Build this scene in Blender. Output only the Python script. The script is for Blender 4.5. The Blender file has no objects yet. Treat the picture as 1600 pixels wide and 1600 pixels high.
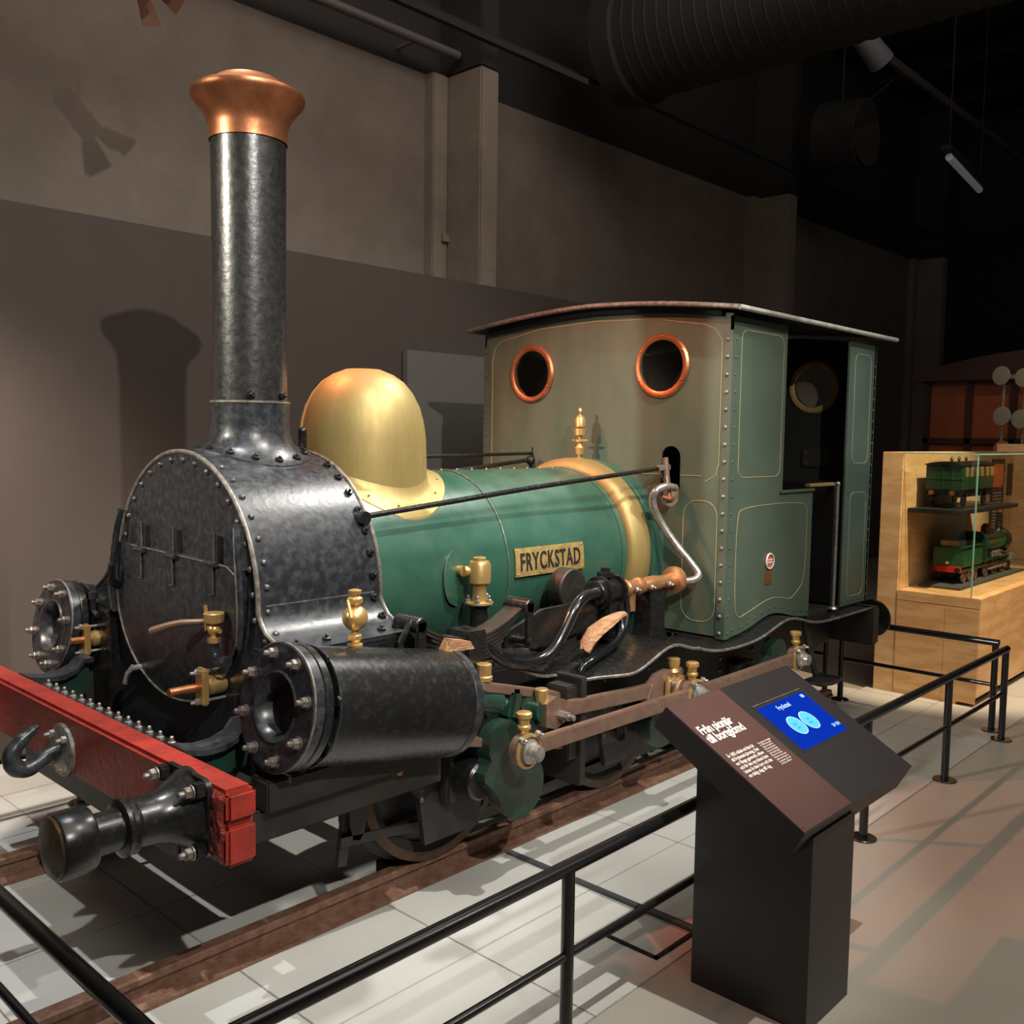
import bpy, bmesh, math, random
from math import sin, cos, pi, sqrt, radians
from mathutils import Vector, Matrix
random.seed(7)
S = bpy.context.scene
COL = S.collection
# ------------------------------------------------------------------ camera
cd = bpy.data.cameras.new('camera'); cam = bpy.data.objects.new('camera', cd); COL.objects.link(cam)
S.camera = cam
cd.sensor_width = 36; cd.lens = 1490.66/1600*36; cd.clip_start = .02; cd.clip_end = 100
_y, _p, _r = 8.18964439e-01, -7.86163849e-02, 1.42266644e-02
_d = Vector((sin(_y)*cos(_p), cos(_y)*cos(_p), sin(_p))); _rr = Vector((cos(_y), -sin(_y), 0)); _u = _rr.cross(_d)
_R = cos(_r)*_rr + sin(_r)*_u; _U = -sin(_r)*_rr + cos(_r)*_u
cam.matrix_world = Matrix(((_R.x, _U.x, -_d.x, -1.3), (_R.y, _U.y, -_d.y, -3.31), (_R.z, _U.z, -_d.z, 1.75), (0, 0, 0, 1)))
# ------------------------------------------------------------------ world, lights, exposure
W = bpy.data.worlds.new('world'); S.world = W; W.use_nodes = True
W.node_tree.nodes['Background'].inputs[0].default_value = (.55, .52, .5, 1)
W.node_tree.nodes['Background'].inputs[1].default_value = .05
S.view_settings.view_transform = 'Standard'; S.view_settings.look = 'None'
S.view_settings.exposure = .24; S.view_settings.gamma = 1; S.view_settings.use_curve_mapping = False

def spot(name, loc, to, power, color, size=30, blend=.3, rad=.04):
    l = bpy.data.lights.new(name, 'SPOT'); l.energy = power; l.color = color
    l.spot_size = radians(size); l.spot_blend = blend; l.shadow_soft_size = rad
    o = bpy.data.objects.new(name, l); COL.objects.link(o); o.location = loc
    o.rotation_euler = (Vector(to)-Vector(loc)).to_track_quat('-Z', 'Y').to_euler(); return o
def area(name, loc, to, power, color, sx, sy):
    l = bpy.data.lights.new(name, 'AREA'); l.energy = power; l.color = color; l.shape = 'RECTANGLE'; l.size = sx; l.size_y = sy
    o = bpy.data.objects.new(name, l); COL.objects.link(o); o.location = loc
    o.rotation_euler = (Vector(to)-Vector(loc)).to_track_quat('-Z', 'Y').to_euler(); return o
WARM = (1, .86, .68); NEUT = (1, .96, .88); ORG = (1, .42, .2); BLUE = (.35, .6, 1)
spot('key_spot', (-.9, -5.5, 5.0), (1.2, 0, 1.85), 900, NEUT, 44, .5, .04)
spot('chimney_spot', (-3.9, 1.1, 3.9), (.7, 0, 1.95), 1000, (1, .93, .78), 26, .7, .10)
spot('doorway_spot', (-.9, -5.5, 4.3), (4.6, -.5, 2.05), 560, NEUT, 9, .3, .03)
spot('front_spot', (.15, .1, 6.4), (.15, .1, 0), 620, (.97, 1, 1), 26, .4, .03)
spot('cab_spot', (4.4, -4.6, 5.2), (3.3, -.8, 1.5), 420, (1, .98, .9), 34, .5, .04)
spot('boiler_spot', (1.5, -3.5, 5.9), (1.6, -.5, 1.0), 900, NEUT, 42, .5, .03)
spot('floor_spot', (5.4, -6.0, 5.4), (4.0, -2.9, 0), 430, (1, .88, .74), 66, .8, .06)
spot('overhead_spot', (4.6, -.9, 6.3), (1.35, -.3, 1.4), 1100, (1, .97, .9), 24, .7, .22)
spot('blue_spot', (6.6, -4.4, 5.2), (4.6, -.9, 1.8), 300, BLUE, 12, .5, .04)
spot('case_spot', (4.9, -2.6, 4.6), (6.0, -1.0, 1.0), 1050, (1, .76, .5), 34, .5, .03)
spot('carriage_fill', (6.6, -2.2, 5.2), (9.0, -1.2, 1.8), 150, (1, .75, .5), 40, .6, .05)  # added light, only brightens the carriage in the background
spot('wall_wash', (-.9, .75, 3.0), (.05, 2, .95), 560, (1, .84, .7), 74, 1, .2)
area('room_fill', (1.5, -3.5, 6.3), (2, 0, 0), 170, (1, .9, .8), 7, 4)
area('wall_fill', (2.5, .7, 5.6), (3.6, 2.5, 3.4), 38, (1, .82, .72), 9, .6)

# ------------------------------------------------------------------ materials
def mat(name, c, rough=.5, metal=0, c2=None, scale=6, lo=.35, hi=.65, bump=0, bscale=60, r2=None, emit=None, es=1, stretch=None, coat=0, trans=0, spec=.5):
    m = bpy.data.materials.new(name); m.use_nodes = True
    N = m.node_tree.nodes; L = m.node_tree.links; b = N['Principled BSDF']
    b.inputs['Base Color'].default_value = (*c, 1); b.inputs['Roughness'].default_value = rough; b.inputs['Metallic'].default_value = metal
    b.inputs['Specular IOR Level'].default_value = spec
    if coat: b.inputs['Coat Weight'].default_value = coat; b.inputs['Coat Roughness'].default_value = .15
    if trans: b.inputs['Transmission Weight'].default_value = trans; b.inputs['IOR'].default_value = 1.05
    if emit: b.inputs['Emission Color'].default_value = (*emit, 1); b.inputs['Emission Strength'].default_value = es
    if c2 or bump or r2 is not None:
        g = N.new('ShaderNodeNewGeometry'); v = g.outputs['Position']
        if stretch:
            mp = N.new('ShaderNodeMapping'); mp.inputs['Scale'].default_value = stretch; L.new(v, mp.inputs[0]); v = mp.outputs[0]
    if c2 or r2 is not None:
        n = N.new('ShaderNodeTexNoise'); n.inputs['Scale'].default_value = scale; n.inputs['Detail'].default_value = 8; n.inputs['Roughness'].default_value = .65
        L.new(v, n.inputs['Vector'])
        r = N.new('ShaderNodeMapRange'); r.inputs['From Min'].default_value = lo; r.inputs['From Max'].default_value = hi
        L.new(n.outputs['Fac'], r.inputs['Value'])
        if c2:
            x = N.new('ShaderNodeMix'); x.data_type = 'RGBA'; x.inputs[6].default_value = (*c, 1); x.inputs[7].default_value = (*c2, 1)
            L.new(r.outputs[0], x.inputs[0]); L.new(x.outputs[2], b.inputs['Base Color'])
        if r2 is not None:
            y = N.new('ShaderNodeMapRange'); y.inputs['To Min'].default_value = rough; y.inputs['To Max'].default_value = r2
            L.new(r.outputs[0], y.inputs['Value']); L.new(y.outputs[0], b.inputs['Roughness'])
    if bump:
        n2 = N.new('ShaderNodeTexNoise'); n2.inputs['Scale'].default_value = bscale; n2.inputs['Detail'].default_value = 4
        L.new(v, n2.inputs['Vector']); bp = N.new('ShaderNodeBump'); bp.inputs['Strength'].default_value = bump; bp.inputs['Distance'].default_value = .01
        L.new(n2.outputs['Fac'], bp.inputs['Height']); L.new(bp.outputs[0], b.inputs['Normal'])
    return m
BLK = mat('black_enamel', (.010, .010, .010), .26, c2=(.024, .023, .023), scale=42, lo=.5, hi=.8, bump=.04, bscale=24, r2=.45)
BLKW = mat('worn_black_plate', (.016, .017, .020), .30, c2=(.054, .061, .073), scale=34, lo=.42, hi=.85, bump=.09, bscale=30, r2=.48)
CHIM = mat('hammered_black_iron', (.014, .014, .014), .30, c2=(.032, .032, .030), scale=40, lo=.4, hi=.85, bump=.16, bscale=30, r2=.42, spec=.9)
TYRE = mat('brown_tyre_steel', (.09, .05, .025), .5, .5, c2=(.05, .03, .02), scale=20)
GLOSS = mat('glossy_black_pipe', (.010, .010, .012), .13, coat=.6)
DARK = mat('dark_frame_paint', (.013, .012, .011), .5, c2=(.032, .027, .023), scale=5, bump=.2)
COPPER = mat('copper', (.74, .29, .14), .34, .85, c2=(.42, .16, .07), scale=9, bump=.12, bscale=30, r2=.42)
BRASS = mat('polished_brass', (.74, .50, .20), .34, .7, c2=(.64, .40, .15), scale=14, r2=.36, bump=.05)
BRASSR = mat('reddish_brass', (.68, .38, .18), .34, .75, c2=(.66, .30, .14), scale=16, lo=.4, hi=.6)
BRASSD = mat('dull_brass', (.43, .325, .125), .46, .5, c2=(.34, .25, .092), scale=6, lo=.3, hi=.7, r2=.58, bump=.06, bscale=18, stretch=(3, 3, .6))
BRASSP = mat('name_plate_brass', (.62, .44, .16), .45, .5, c2=(.4, .27, .1), scale=30)
GREEN = mat('boiler_green', (.026, .090, .060), .27, c2=(.052, .12, .088), scale=5, lo=.4, hi=.8, r2=.42, bump=.05, bscale=12, coat=.25)
GREENC = mat('cab_green', (.060, .088, .062), .42, c2=(.075, .102, .075), scale=4, r2=.5, bump=.05, bscale=20)
GREENF = mat('cab_front_green', (.060, .094, .064), .42, c2=(.105, .125, .088), scale=3, lo=.35, hi=.7, r2=.55, stretch=(1, 1, .35))
GREEND = mat('gear_green', (.012, .055, .036), .25, c2=(.02, .03, .024), scale=9, coat=.4)
GOLD = mat('pinstripe_paint', (.38, .32, .16), .5)
RED = mat('buffer_beam_red', (.31, .027, .017), .45, c2=(.16, .02, .014), scale=9, lo=.4, hi=.75, bump=.5, bscale=28)
REDCH = mat('chipped_red', (.33, .035, .022), .75, c2=(.11, .02, .013), scale=60, bump=1, bscale=90)
STEEL = mat('bright_steel', (.55, .53, .5), .3, .7, c2=(.3, .28, .26), scale=40)
RODM = mat('brown_steel_rod', (.36, .24, .18), .36, .6, c2=(.24, .14, .10), scale=20, lo=.3, hi=.7, r2=.5)
RAILM = mat('rusty_rail', (.15, .065, .035), .6, .3, c2=(.24, .14, .10), scale=22, bump=.5, bscale=60)
WORN = mat('worn_edge_metal', (.33, .3, .26), .45, .6, c2=(.12, .11, .1), scale=40)
WOODL = mat('raw_firewood', (.47, .27, .13), .8, c2=(.30, .13, .07), scale=14, bump=.8, bscale=25, stretch=(1, 3, 4))
PLY = mat('plywood', (.80, .50, .24), .45, c2=(.68, .38, .16), scale=3.2, lo=.44, hi=.56, stretch=(1, 1, 5), bump=.05)
PLY2 = mat('plywood_light', (.82, .54, .28), .45, c2=(.70, .42, .19), scale=3, lo=.44, hi=.56, stretch=(1, 1, 4))
PANELD = mat('dark_panel_paint', (.066, .050, .043), .85, c2=(.072, .055, .047), scale=2)
PLAST = mat('plaster_wall', (.155, .125, .105), .95, c2=(.19, .155, .13), scale=3, bump=.6, bscale=9)
PLAST2 = mat('column_plaster', (.19, .155, .125), .95, c2=(.23, .19, .155), scale=5, bump=.4, bscale=18)
CEILM = mat('black_wall_paint', (.017, .015, .013), .85)
DUCTM = mat('dark_duct', (.017, .014, .011), .8)
FENCE = mat('fence_black', (.010, .010, .011), .24, coat=.3)
STAND = mat('stand_charcoal', (.022, .020, .021), .42)
STANDP = mat('stand_brown_panel', (.085, .042, .036), .40, c2=(.095, .048, .041), scale=3)
WHT = mat('white_print', (.8, .76, .7), .6)
SCR = mat('screen_blue', (0, .005, .05), .2, emit=(.002, .022, .34), es=1.0)
SCRB = mat('screen_light_blue', (.05, .2, .6), .2, emit=(.07, .42, .95), es=1.0)
SCRW = mat('screen_white', (.3, .4, .6), .2, emit=(.4, .65, 1), es=.9)
SCRD = mat('screen_dark_blue', (0, .02, .1), .2, emit=(.01, .08, .35), es=.8)
GLASS = bpy.data.materials.new('clear_glass'); GLASS.use_nodes = True
_n = GLASS.node_tree.nodes; _n.clear(); _o = _n.new('ShaderNodeOutputMaterial'); _x = _n.new('ShaderNodeMixShader'); _t = _n.new('ShaderNodeBsdfTransparent'); _g = _n.new('ShaderNodeBsdfGlossy')
_g.inputs['Roughness'].default_value = .02; _t.inputs[0].default_value = (.95, .98, .96, 1); _f = _n.new('ShaderNodeValue'); _f.outputs[0].default_value = .06
_l = GLASS.node_tree.links; _l.new(_f.outputs[0], _x.inputs[0]); _l.new(_t.outputs[0], _x.inputs[1]); _l.new(_g.outputs[0], _x.inputs[2]); _l.new(_x.outputs[0], _o.inputs[0])
GLASSE = mat('glass_edge', (.25, .5, .4), .15, emit=(.05, .1, .08), es=.3)
FLOORM = mat('polished_concrete', (.33, .31, .27), .30, c2=(.38, .36, .31), scale=1.2, lo=.3, hi=.7, r2=.42)
TILEM = mat('grey_floor_slab', (.44, .44, .41), .4, c2=(.51, .51, .48), scale=1.7, lo=.3, hi=.7, r2=.5, bump=.03, bscale=5)
GROUT = mat('slab_joint', (.26, .23, .19), .8)
MGREEN = mat('model_green', (.02, .10, .035), .3, coat=.3)
MDARK = mat('model_dark_green', (.014, .045, .02), .35)
MRED = mat('model_red', (.6, .01, .015), .4)
CARR = mat('varnished_carriage_wood', (.17, .04, .015), .35, c2=(.22, .06, .02), scale=4, stretch=(1, 1, .3))
CARRD = mat('dark_carriage_frame', (.03, .010, .007), .4)
ENA = mat('enamel_sign_grey', (.3, .28, .22), .5)
ENAR = mat('enamel_sign_red', (.42, .12, .09), .5)
RUBB = mat('ballast_grey', (.12, .115, .11), .9, c2=(.06, .055, .05), scale=120, bump=1, bscale=140)
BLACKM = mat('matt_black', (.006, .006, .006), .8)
TUBEM = mat('tube_lamp_white', (.5, .52, .56), .4, emit=(.3, .33, .38), es=.12)  # faint glow put into the material, though the tube is unlit

# ------------------------------------------------------------------ mesh builder
def basis(d):
    d = Vector(d).normalized(); a = Vector((0, 0, 1)) if abs(d.z) < .9 else Vector((1, 0, 0))
    u = a.cross(d).normalized(); return u, d.cross(u), d
class MB:
    def __init__(s): s.v = []; s.f = []
    def add(s, vs, fs):
        o = len(s.v); s.v += [tuple(v) for v in vs]; s.f += [tuple(i+o for i in f) for f in fs]; return s
    def bm(s, b):
        b.verts.index_update(); return s.add([v.co for v in b.verts], [[v.index for v in f.verts] for f in b.faces])
    def box(s, x0, x1, y0, y1, z0, z1, bev=0, M=None):
        b = bmesh.new(); bmesh.ops.create_cube(b, size=1)
        for v in b.verts: v.co = Vector(((x0+x1)/2+v.co.x*(x1-x0), (y0+y1)/2+v.co.y*(y1-y0), (z0+z1)/2+v.co.z*(z1-z0)))
        if bev: bmesh.ops.bevel(b, geom=b.edges[:], offset=bev, segments=2, affect='EDGES')
        if M: bmesh.ops.transform(b, matrix=M, verts=b.verts)
        s.bm(b); b.free(); return s
    def obox(s, p, q, w, h, up=(0, 0, 1), bev=0):   # bar from p to q, w across, h along up
        p, q = Vector(p), Vector(q); d = (q-p); L = d.length; d.normalize()
        up = Vector(up); side = up.cross(d).normalized(); up = d.cross(side)
        M = Matrix(((d.x, side.x, up.x, (p.x+q.x)/2), (d.y, side.y, up.y, (p.y+q.y)/2), (d.z, side.z, up.z, (p.z+q.z)/2), (0, 0, 0, 1)))
        return s.box(-L/2, L/2, -w/2, w/2, -h/2, h/2, bev, M)
    def lathe(s, prof, o, d, n=24, caps=True, sq=1):   # prof: (r, h) along d
        u, w, d = basis(d); o = Vector(o); vs = []; fs = []
        for r, h in prof:
            for k in range(n):
                a = 2*pi*k/n; vs.append(o+d*h+(u*cos(a)+w*sin(a))*r)
        for i in range(len(prof)-1):
            for k in range(n): fs.append((i*n+k, i*n+(k+1) % n, (i+1)*n+(k+1) % n, (i+1)*n+k))
        if caps:
            fs.append(tuple(reversed(range(n)))); m = (len(prof)-1)*n; fs.append(tuple(range(m, m+n)))
        return s.add(vs, fs)
    def cyl(s, p, q, r, r2=None, n=20, bev=0):
        p, q = Vector(p), Vector(q); L = (q-p).length; r2 = r if r2 is None else r2
        pr = [(r-bev, 0), (r, bev), (r2, L-bev), (r2-bev, L)] if bev else [(r, 0), (r2, L)]
        return s.lathe(pr, p, q-p, n)
    def sphere(s, c, r, n=20, m=12, sc=(1, 1, 1)):
        b = bmesh.new(); bmesh.ops.create_uvsphere(b, u_segments=n, v_segments=m, radius=r)
        for v in b.verts: v.co = Vector((v.co.x*sc[0]+c[0], v.co.y*sc[1]+c[1], v.co.z*sc[2]+c[2]))
        s.bm(b); b.free(); return s
    def tube(s, pts, r, n=10, closed=False, smooth=0, flat=1):
        P = [Vector(p) for p in pts]
        for _ in range(smooth):
            Q = []
            for i in range(len(P)-1):
                Q += [P[i]*.75+P[i+1]*.25, P[i]*.25+P[i+1]*.75]
            P = [P[0]]+Q+[P[-1]]
        R = r if isinstance(r, (list, tuple)) else None
        m = len(P); vs = []; fs = []; u = None
        for i in range(m):
            if closed: t = (P[(i+1) % m]-P[i-1]).normalized()
            else: t = (P[min(i+1, m-1)]-P[max(i-1, 0)]).normalized()
            if u is None: u, w, _ = basis(t)
            else:
                u = (u-t*u.dot(t)).normalized()
            w = t.cross(u); rr = R[min(len(R)-1, int(i*(len(R)-1)/(m-1)+.5))] if R else r
            for k in range(n):
                a = 2*pi*(k+.5)/n; vs.append(P[i]+u*cos(a)*rr+w*sin(a)*rr*flat)
        for i in range(m if closed else m-1):
            j = (i+1) % m
            for k in range(n): fs.append((i*n+k, i*n+(k+1) % n, j*n+(k+1) % n, j*n+k))
        if not closed: fs.append(tuple(reversed(range(n)))); fs.append(tuple(range((m-1)*n, m*n)))
        return s.add(vs, fs)
    def prism(s, poly, o, u, w, ext):   # poly 2d in plane (o,u,w), extruded by vector ext
        o, u, w, e = Vector(o), Vector(u), Vector(w), Vector(ext); n = len(poly)
        vs = [o+u*a+w*b for a, b in poly]; vs += [v+e for v in vs]
        fs = [tuple(reversed(range(n))), tuple(range(n, 2*n))]+[(i, (i+1) % n, n+(i+1) % n, n+i) for i in range(n)]
        return s.add(vs, fs)
    def jag(s, a):
        q = random.Random(5); s.v = [tuple(c+q.uniform(-a, a) for c in v) for v in s.v]; return s
    def plate(s, outer, holes, o, u, w, ext):
        o, u, w, e = Vector(o), Vector(u), Vector(w), Vector(ext)
        b = bmesh.new(); ed = []
        for lp in [outer]+holes:
            vv = [b.verts.new(o+u*p[0]+w*p[1]) for p in lp]
            ed += [b.edges.new((vv[i], vv[(i+1) % len(vv)])) for i in range(len(vv))]
        bmesh.ops.triangle_fill(b, use_beauty=True, use_dissolve=False, edges=ed)
        r = bmesh.ops.extrude_face_region(b, geom=b.faces[:])
        for g in r['geom']:
            if isinstance(g, bmesh.types.BMVert): g.co += e
        s.bm(b); b.free(); return s
def circ(cx, cy, r, n=32, a0=0, a1=2*pi):
    full = abs(a1-a0-2*pi) < 1e-6; k = n if full else n+1
    return [(cx+r*cos(a0+(a1-a0)*i/n), cy+r*sin(a0+(a1-a0)*i/n)) for i in range(k)]
def rrect(x0, x1, y0, y1, r, n=6):
    P = []
    for cx, cy, a in ((x1-r, y1-r, 0), (x0+r, y1-r, pi/2), (x0+r, y0+r, pi), (x1-r, y0+r, 1.5*pi)):
        P += [(cx+r*cos(a+pi/2*i/n), cy+r*sin(a+pi/2*i/n)) for i in range(n+1)]
    return P
X3, Y3, Z3 = (1, 0, 0), (0, 1, 0), (0, 0, 1)
# ------------------------------------------------------------------ objects
ORG_ = {}
def mesh(name, mb, m, L=Vector((0, 0, 0)), ang=35):
    me = bpy.data.meshes.new(name); me.from_pydata([tuple(Vector(v)-L) for v in mb.v], [], mb.f)
    b = bmesh.new(); b.from_mesh(me); bmesh.ops.recalc_face_normals(b, faces=b.faces); b.to_mesh(me); b.free()
    me.polygons.foreach_set('use_smooth', [True]*len(me.polygons)); me.set_sharp_from_angle(angle=radians(ang))
    me.materials.append(m); return me
def thing(name, label, cat, loc=(0, 0, 0), group=None):
    o = bpy.data.objects.new(name, None); COL.objects.link(o); o.location = loc; o.empty_display_size = .1
    o['label'] = label; o['category'] = cat
    if group: o['group'] = group
    ORG_[o.name] = Vector(loc); return o
def part(name, mb, m, parent, label=None, stuff=False):
    L = ORG_[parent.name]; o = bpy.data.objects.new(name, mesh(name, mb, m, L)); COL.objects.link(o)
    o.parent = parent; ORG_[o.name] = L
    if label: o['label'] = label
    if stuff: o['kind'] = 'stuff'
    return o
def solo(name, mb, m, label, cat, group=None, loc=None):
    L = Vector(loc) if loc else Vector((0, 0, 0)); o = bpy.data.objects.new(name, mesh(name, mb, m, L)); COL.objects.link(o)
    o.location = L; o['label'] = label; o['category'] = cat
    if group: o['group'] = group
    ORG_[o.name] = L; return o
def struct(name, mb, m, label=None, parent=None):
    o = bpy.data.objects.new(name, mesh(name, mb, m)); COL.objects.link(o); o['kind'] = 'structure'
    if parent: o.parent = parent; del o['kind']
    else: o['label'] = label or name
    ORG_[o.name] = Vector((0, 0, 0)); return o
def inst(name, me, pos, d, parent, rz=0):
    o = bpy.data.objects.new(name, me); COL.objects.link(o); o.parent = parent
    u, w, d = basis(d); M = Matrix(((u.x, w.x, d.x), (u.y, w.y, d.y), (u.z, w.z, d.z))) @ Matrix.Rotation(rz, 3, 'Z')
    o.matrix_local = Matrix.Translation(Vector(pos)-ORG_[parent.name]) @ M.to_4x4()
    ORG_[o.name] = ORG_[parent.name]; return o
FONT = bpy.data.curves.new('f', 'FONT')
def text(name, body, size, o, u, w, m, parent, sx=1, depth=.0015, align='LEFT', bold=0, label=None, sp=1, fit=None):
    c = bpy.data.curves.new('t', 'FONT'); c.body = body; c.size = size; c.extrude = depth; c.align_x = align; c.resolution_u = 3; c.offset = bold; c.space_character = sp
    to = bpy.data.objects.new('t', c); COL.objects.link(to); dg = bpy.context.evaluated_depsgraph_get(); dg.update()
    me = bpy.data.meshes.new_from_object(to.evaluated_get(dg)); bpy.data.objects.remove(to)
    u, w = Vector(u).normalized(), Vector(w).normalized(); n = u.cross(w); L = ORG_[parent.name]; o = Vector(o)
    if fit: xs = [v.co.x for v in me.vertices]; sx = fit/(max(xs)-min(xs))
    for v in me.vertices: v.co = o+u*v.co.x*sx+w*v.co.y+n*v.co.z-L
    me.materials.clear(); me.materials.append(m); me.name = name
    ob = bpy.data.objects.new(name, me); COL.objects.link(ob); ob.parent = parent; ORG_[ob.name] = L
    if label: ob['label'] = label
    return ob
RIVM = mat('rubbed_rivet', (.05, .05, .05), .25, .5, c2=(.16, .15, .14), scale=80)
# shared small hardware
M_RIV = mesh('rivet', MB().sphere((0, 0, 0), .0125, 10, 6, (1, 1, .85)), RIVM)
M_HEX = mesh('hex_bolt', MB().lathe([(.0165, 0), (.0165, .010), (.013, .013)], (0, 0, 0), Z3, 6).lathe([(.006, .012), (.006, .02), (.003, .023)], (0, 0, 0), Z3, 8), BLK)
M_HEXS = mesh('steel_bolt', MB().lathe([(.013, 0), (.013, .014), (.010, .016)], (0, 0, 0), Z3, 6).lathe([(.0065, .01), (.0065, .03), (.004, .033)], (0, 0, 0), Z3, 8), STEEL)
ROOFE = mat('pale_roof_edge', (.42, .42, .38), .5, c2=(.25, .24, .2), scale=14)
NUTM = mat('dull_steel_nut', (.13, .12, .11), .4, .6, c2=(.28, .24, .2), scale=60)
M_NUT = mesh('cover_nut', MB().lathe([(.021, 0), (.021, .004)], (0, 0, 0), Z3, 12).lathe([(.017, .0), (.017, .02), (.014, .023)], (0, 0, 0), Z3, 6).lathe([(.009, .02), (.009, .036), (.006, .04)], (0, 0, 0), Z3, 10), NUTM)
# ================================================================== setting
f = struct('floor', MB().box(-9, 16, -12, 2.7, -.3, -.012), FLOORM, 'polished concrete gallery floor')
fl = struct('floor_bed', MB().box(-.95, 8.5, -1.62, 2.5, -.0125, -.010), GROUT, parent=f)
# slabs of the track area
a_, b_ = .62, .52
sl = mesh('floor_slab', MB().box(.0015, a_-.0015, .0015, b_-.0015, -.011, 0, .002), TILEM)
for i in range(15):
    for j in range(7):
        x = -.95+i*a_; y = -1.62+j*b_
        if x > 5.2 and j > 1: continue
        o = bpy.data.objects.new('floor_slab', sl); COL.objects.link(o); o.parent = f; o.location = (x, y, random.uniform(-.0008, .0008)); o.rotation_euler = (0, 0, 0)
fo = struct('floor_visitor', MB().box(-9, 16, -12, -1.625, -.012, 0).box(-9, -.955, -1.625, 2.5, -.012, 0).box(8.5, 16, -1.625, 2.5, -.012, 0), FLOORM, parent=f)
struct('wall_partition', MB().box(-6, 7.6, 2.0, 2.1, 0, 2.92), PANELD, 'low dark brown partition wall behind the locomotive')
struct('wall_back', MB().box(-6, 16, 2.55, 2.75, 0, 4.60), PLAST, 'rough grey-brown plaster wall above the partition')
struct('wall_back_upper', MB().box(-6, 16, 2.55, 2.75, 4.60, 7.2), CEILM, 'black painted upper part of the back wall')
struct('ceiling', MB().box(-6, 16, -8, 2.75, 7.2, 7.4), CEILM, 'black ceiling')
struct('wall_right', MB().box(15, 15.2, -8, 2.75, 0, 7.2), CEILM, 'black far end wall')
for i, x in enumerate((4.25, 9.28, 14.3)):
    struct('trim_%d' % (i+1), MB().box(x-.2, x, 2.08, 2.56, 0, 4.60, .012), PLAST2, 'projecting plaster column on the back wall')
    struct('trim_%d' % (i+4), MB().box(x-.2, x, 2.08, 2.56, 4.60, 7.2, .012), CEILM, 'black upper part of a column')
    struct('trim_%d' % (i+7), MB().box(x-.36, x-.2, 2.45, 2.56, 0, 4.60, .01).box(x-.27, x-.19, 2.42, 2.5, 3.3, 3.36, .004), PLAST2, 'shallow pilaster strip beside the column')
for k in range(7):
    z = 6.9; x = 5+k*1.5
    struct('trim_%d' % (k+10), MB().box(x, x+.2, -8, 2.55, 6.85, 7.2).box(x-.1, x+.3, -8, 2.55, 6.82, 6.86), CEILM, 'black steel ceiling beam')
solo('leaning_board', MB().box(3.19, 4.6, 1.93, 1.985, .02, 2.36, .004), mat('pale_grey_board', (.13, .125, .115), .7), 'tall plain grey board standing against the partition behind the dome', 'board')
# ================================================================== locomotive
LO = thing('steam_locomotive', 'small green and black steam locomotive with tall copper-topped chimney on rails', 'locomotive', (2.2, 0, 0))
def P(name, mb, m, label=None, parent=None, stuff=False): return part(name, mb, m, parent or LO, label, stuff)
# ---- smokebox
XF, XR = .44, .965
def prof_pts(inset=0):
    R = .52-inset; zc = 1.16; pts = []
    for i in range(25):
        a = pi/2*(1-i/24*1.02); pts.append((R*cos(a), zc+R*sin(a)))
    for y, z in ((.535, 1.115), (.565, 1.08), (.62, 1.055), (.70, 1.042)): pts.append((y-inset, z-inset*.6 if y > .6 else z))
    return pts
half = prof_pts(); outer = [(y, z) for y, z in half]+[(.70, .60), (.60, .56)]
left = [(y, z) for y, z in half[:22] if z > 1.30]+[(.535, 1.27), (.58, 1.21), (.64, 1.15), (.70, 1.11), (.745, 1.09), (.745, .60), (.60, .56)]
poly = left+[(-y, z) for y, z in reversed(outer[1:])]
sb = P('smokebox', MB().prism(poly, (XF, 0, 0), Y3, Z3, (XR-XF, 0, 0)), BLKW, 'riveted black smokebox with blue-grey scuffs')
for nm, x in (('front', XF), ('rear', XR)):
    line = [(x, -y, z) for y, z in reversed(half)]+[(x, y, z) for y, z in left[1:-2]]
    P('rim_bead', MB().tube(line, .0085, 8), WORN, parent=sb, label='worn bright edge')
# bolts front face, wrapper front row, wrapper rear row
def walk(pts, step, start=0):
    out = []; acc = start
    for i in range(len(pts)-1):
        a, b = Vector(pts[i]), Vector(pts[i+1]); L = (b-a).length; t = acc
        while t < L: out.append((a+(b-a)*t/L, (b-a)/L)); t += step
        acc = t-L
    return out
full = [Vector((-y, z)) for y, z in reversed(half)]+[Vector((y, z)) for y, z in half[1:]]
fin = [Vector((-y, z)) for y, z in reversed(prof_pts(.03)[:-1])]+[Vector((y, z)) for y, z in prof_pts(.03)[1:-1]]
for p, t in walk(fin, .088, .03): inst('rivet', M_RIV, (XF-.002, p.x, p.y), (-1, 0, 0), sb)
for x, me, st in ((XF+.035, M_RIV, .085), (XR-.035, M_HEX, .085)):
    for p, t in walk(full, st, .05):
        nrm = Vector((0, -t.y, t.x))
        if abs(p.x) < .17 and p.y > 1.6: continue
        inst('rivet' if me is M_RIV else 'hex_bolt', me, (x, p.x, p.y), nrm, sb)
P('plate_seam', MB().obox((XF+.03, -.519, 1.165), (XR-.03, -.519, 1.165), .004, .005), WORN, parent=sb)
for x in (.5, .62, .74, .86): inst('hex_bolt', M_HEX, (x, -.655, 1.047), (0, 0, 1), sb)
for k in range(14): inst('steel_bolt', M_HEXS, (.125, -.52+k*.075, .760), Z3, sb)
# lower front apron
P('smokebox_apron', MB().box(.095, .105, -.62, .62, .60, .77).box(.095, .15, -.62, .62, .755, .765), BLK)
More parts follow.
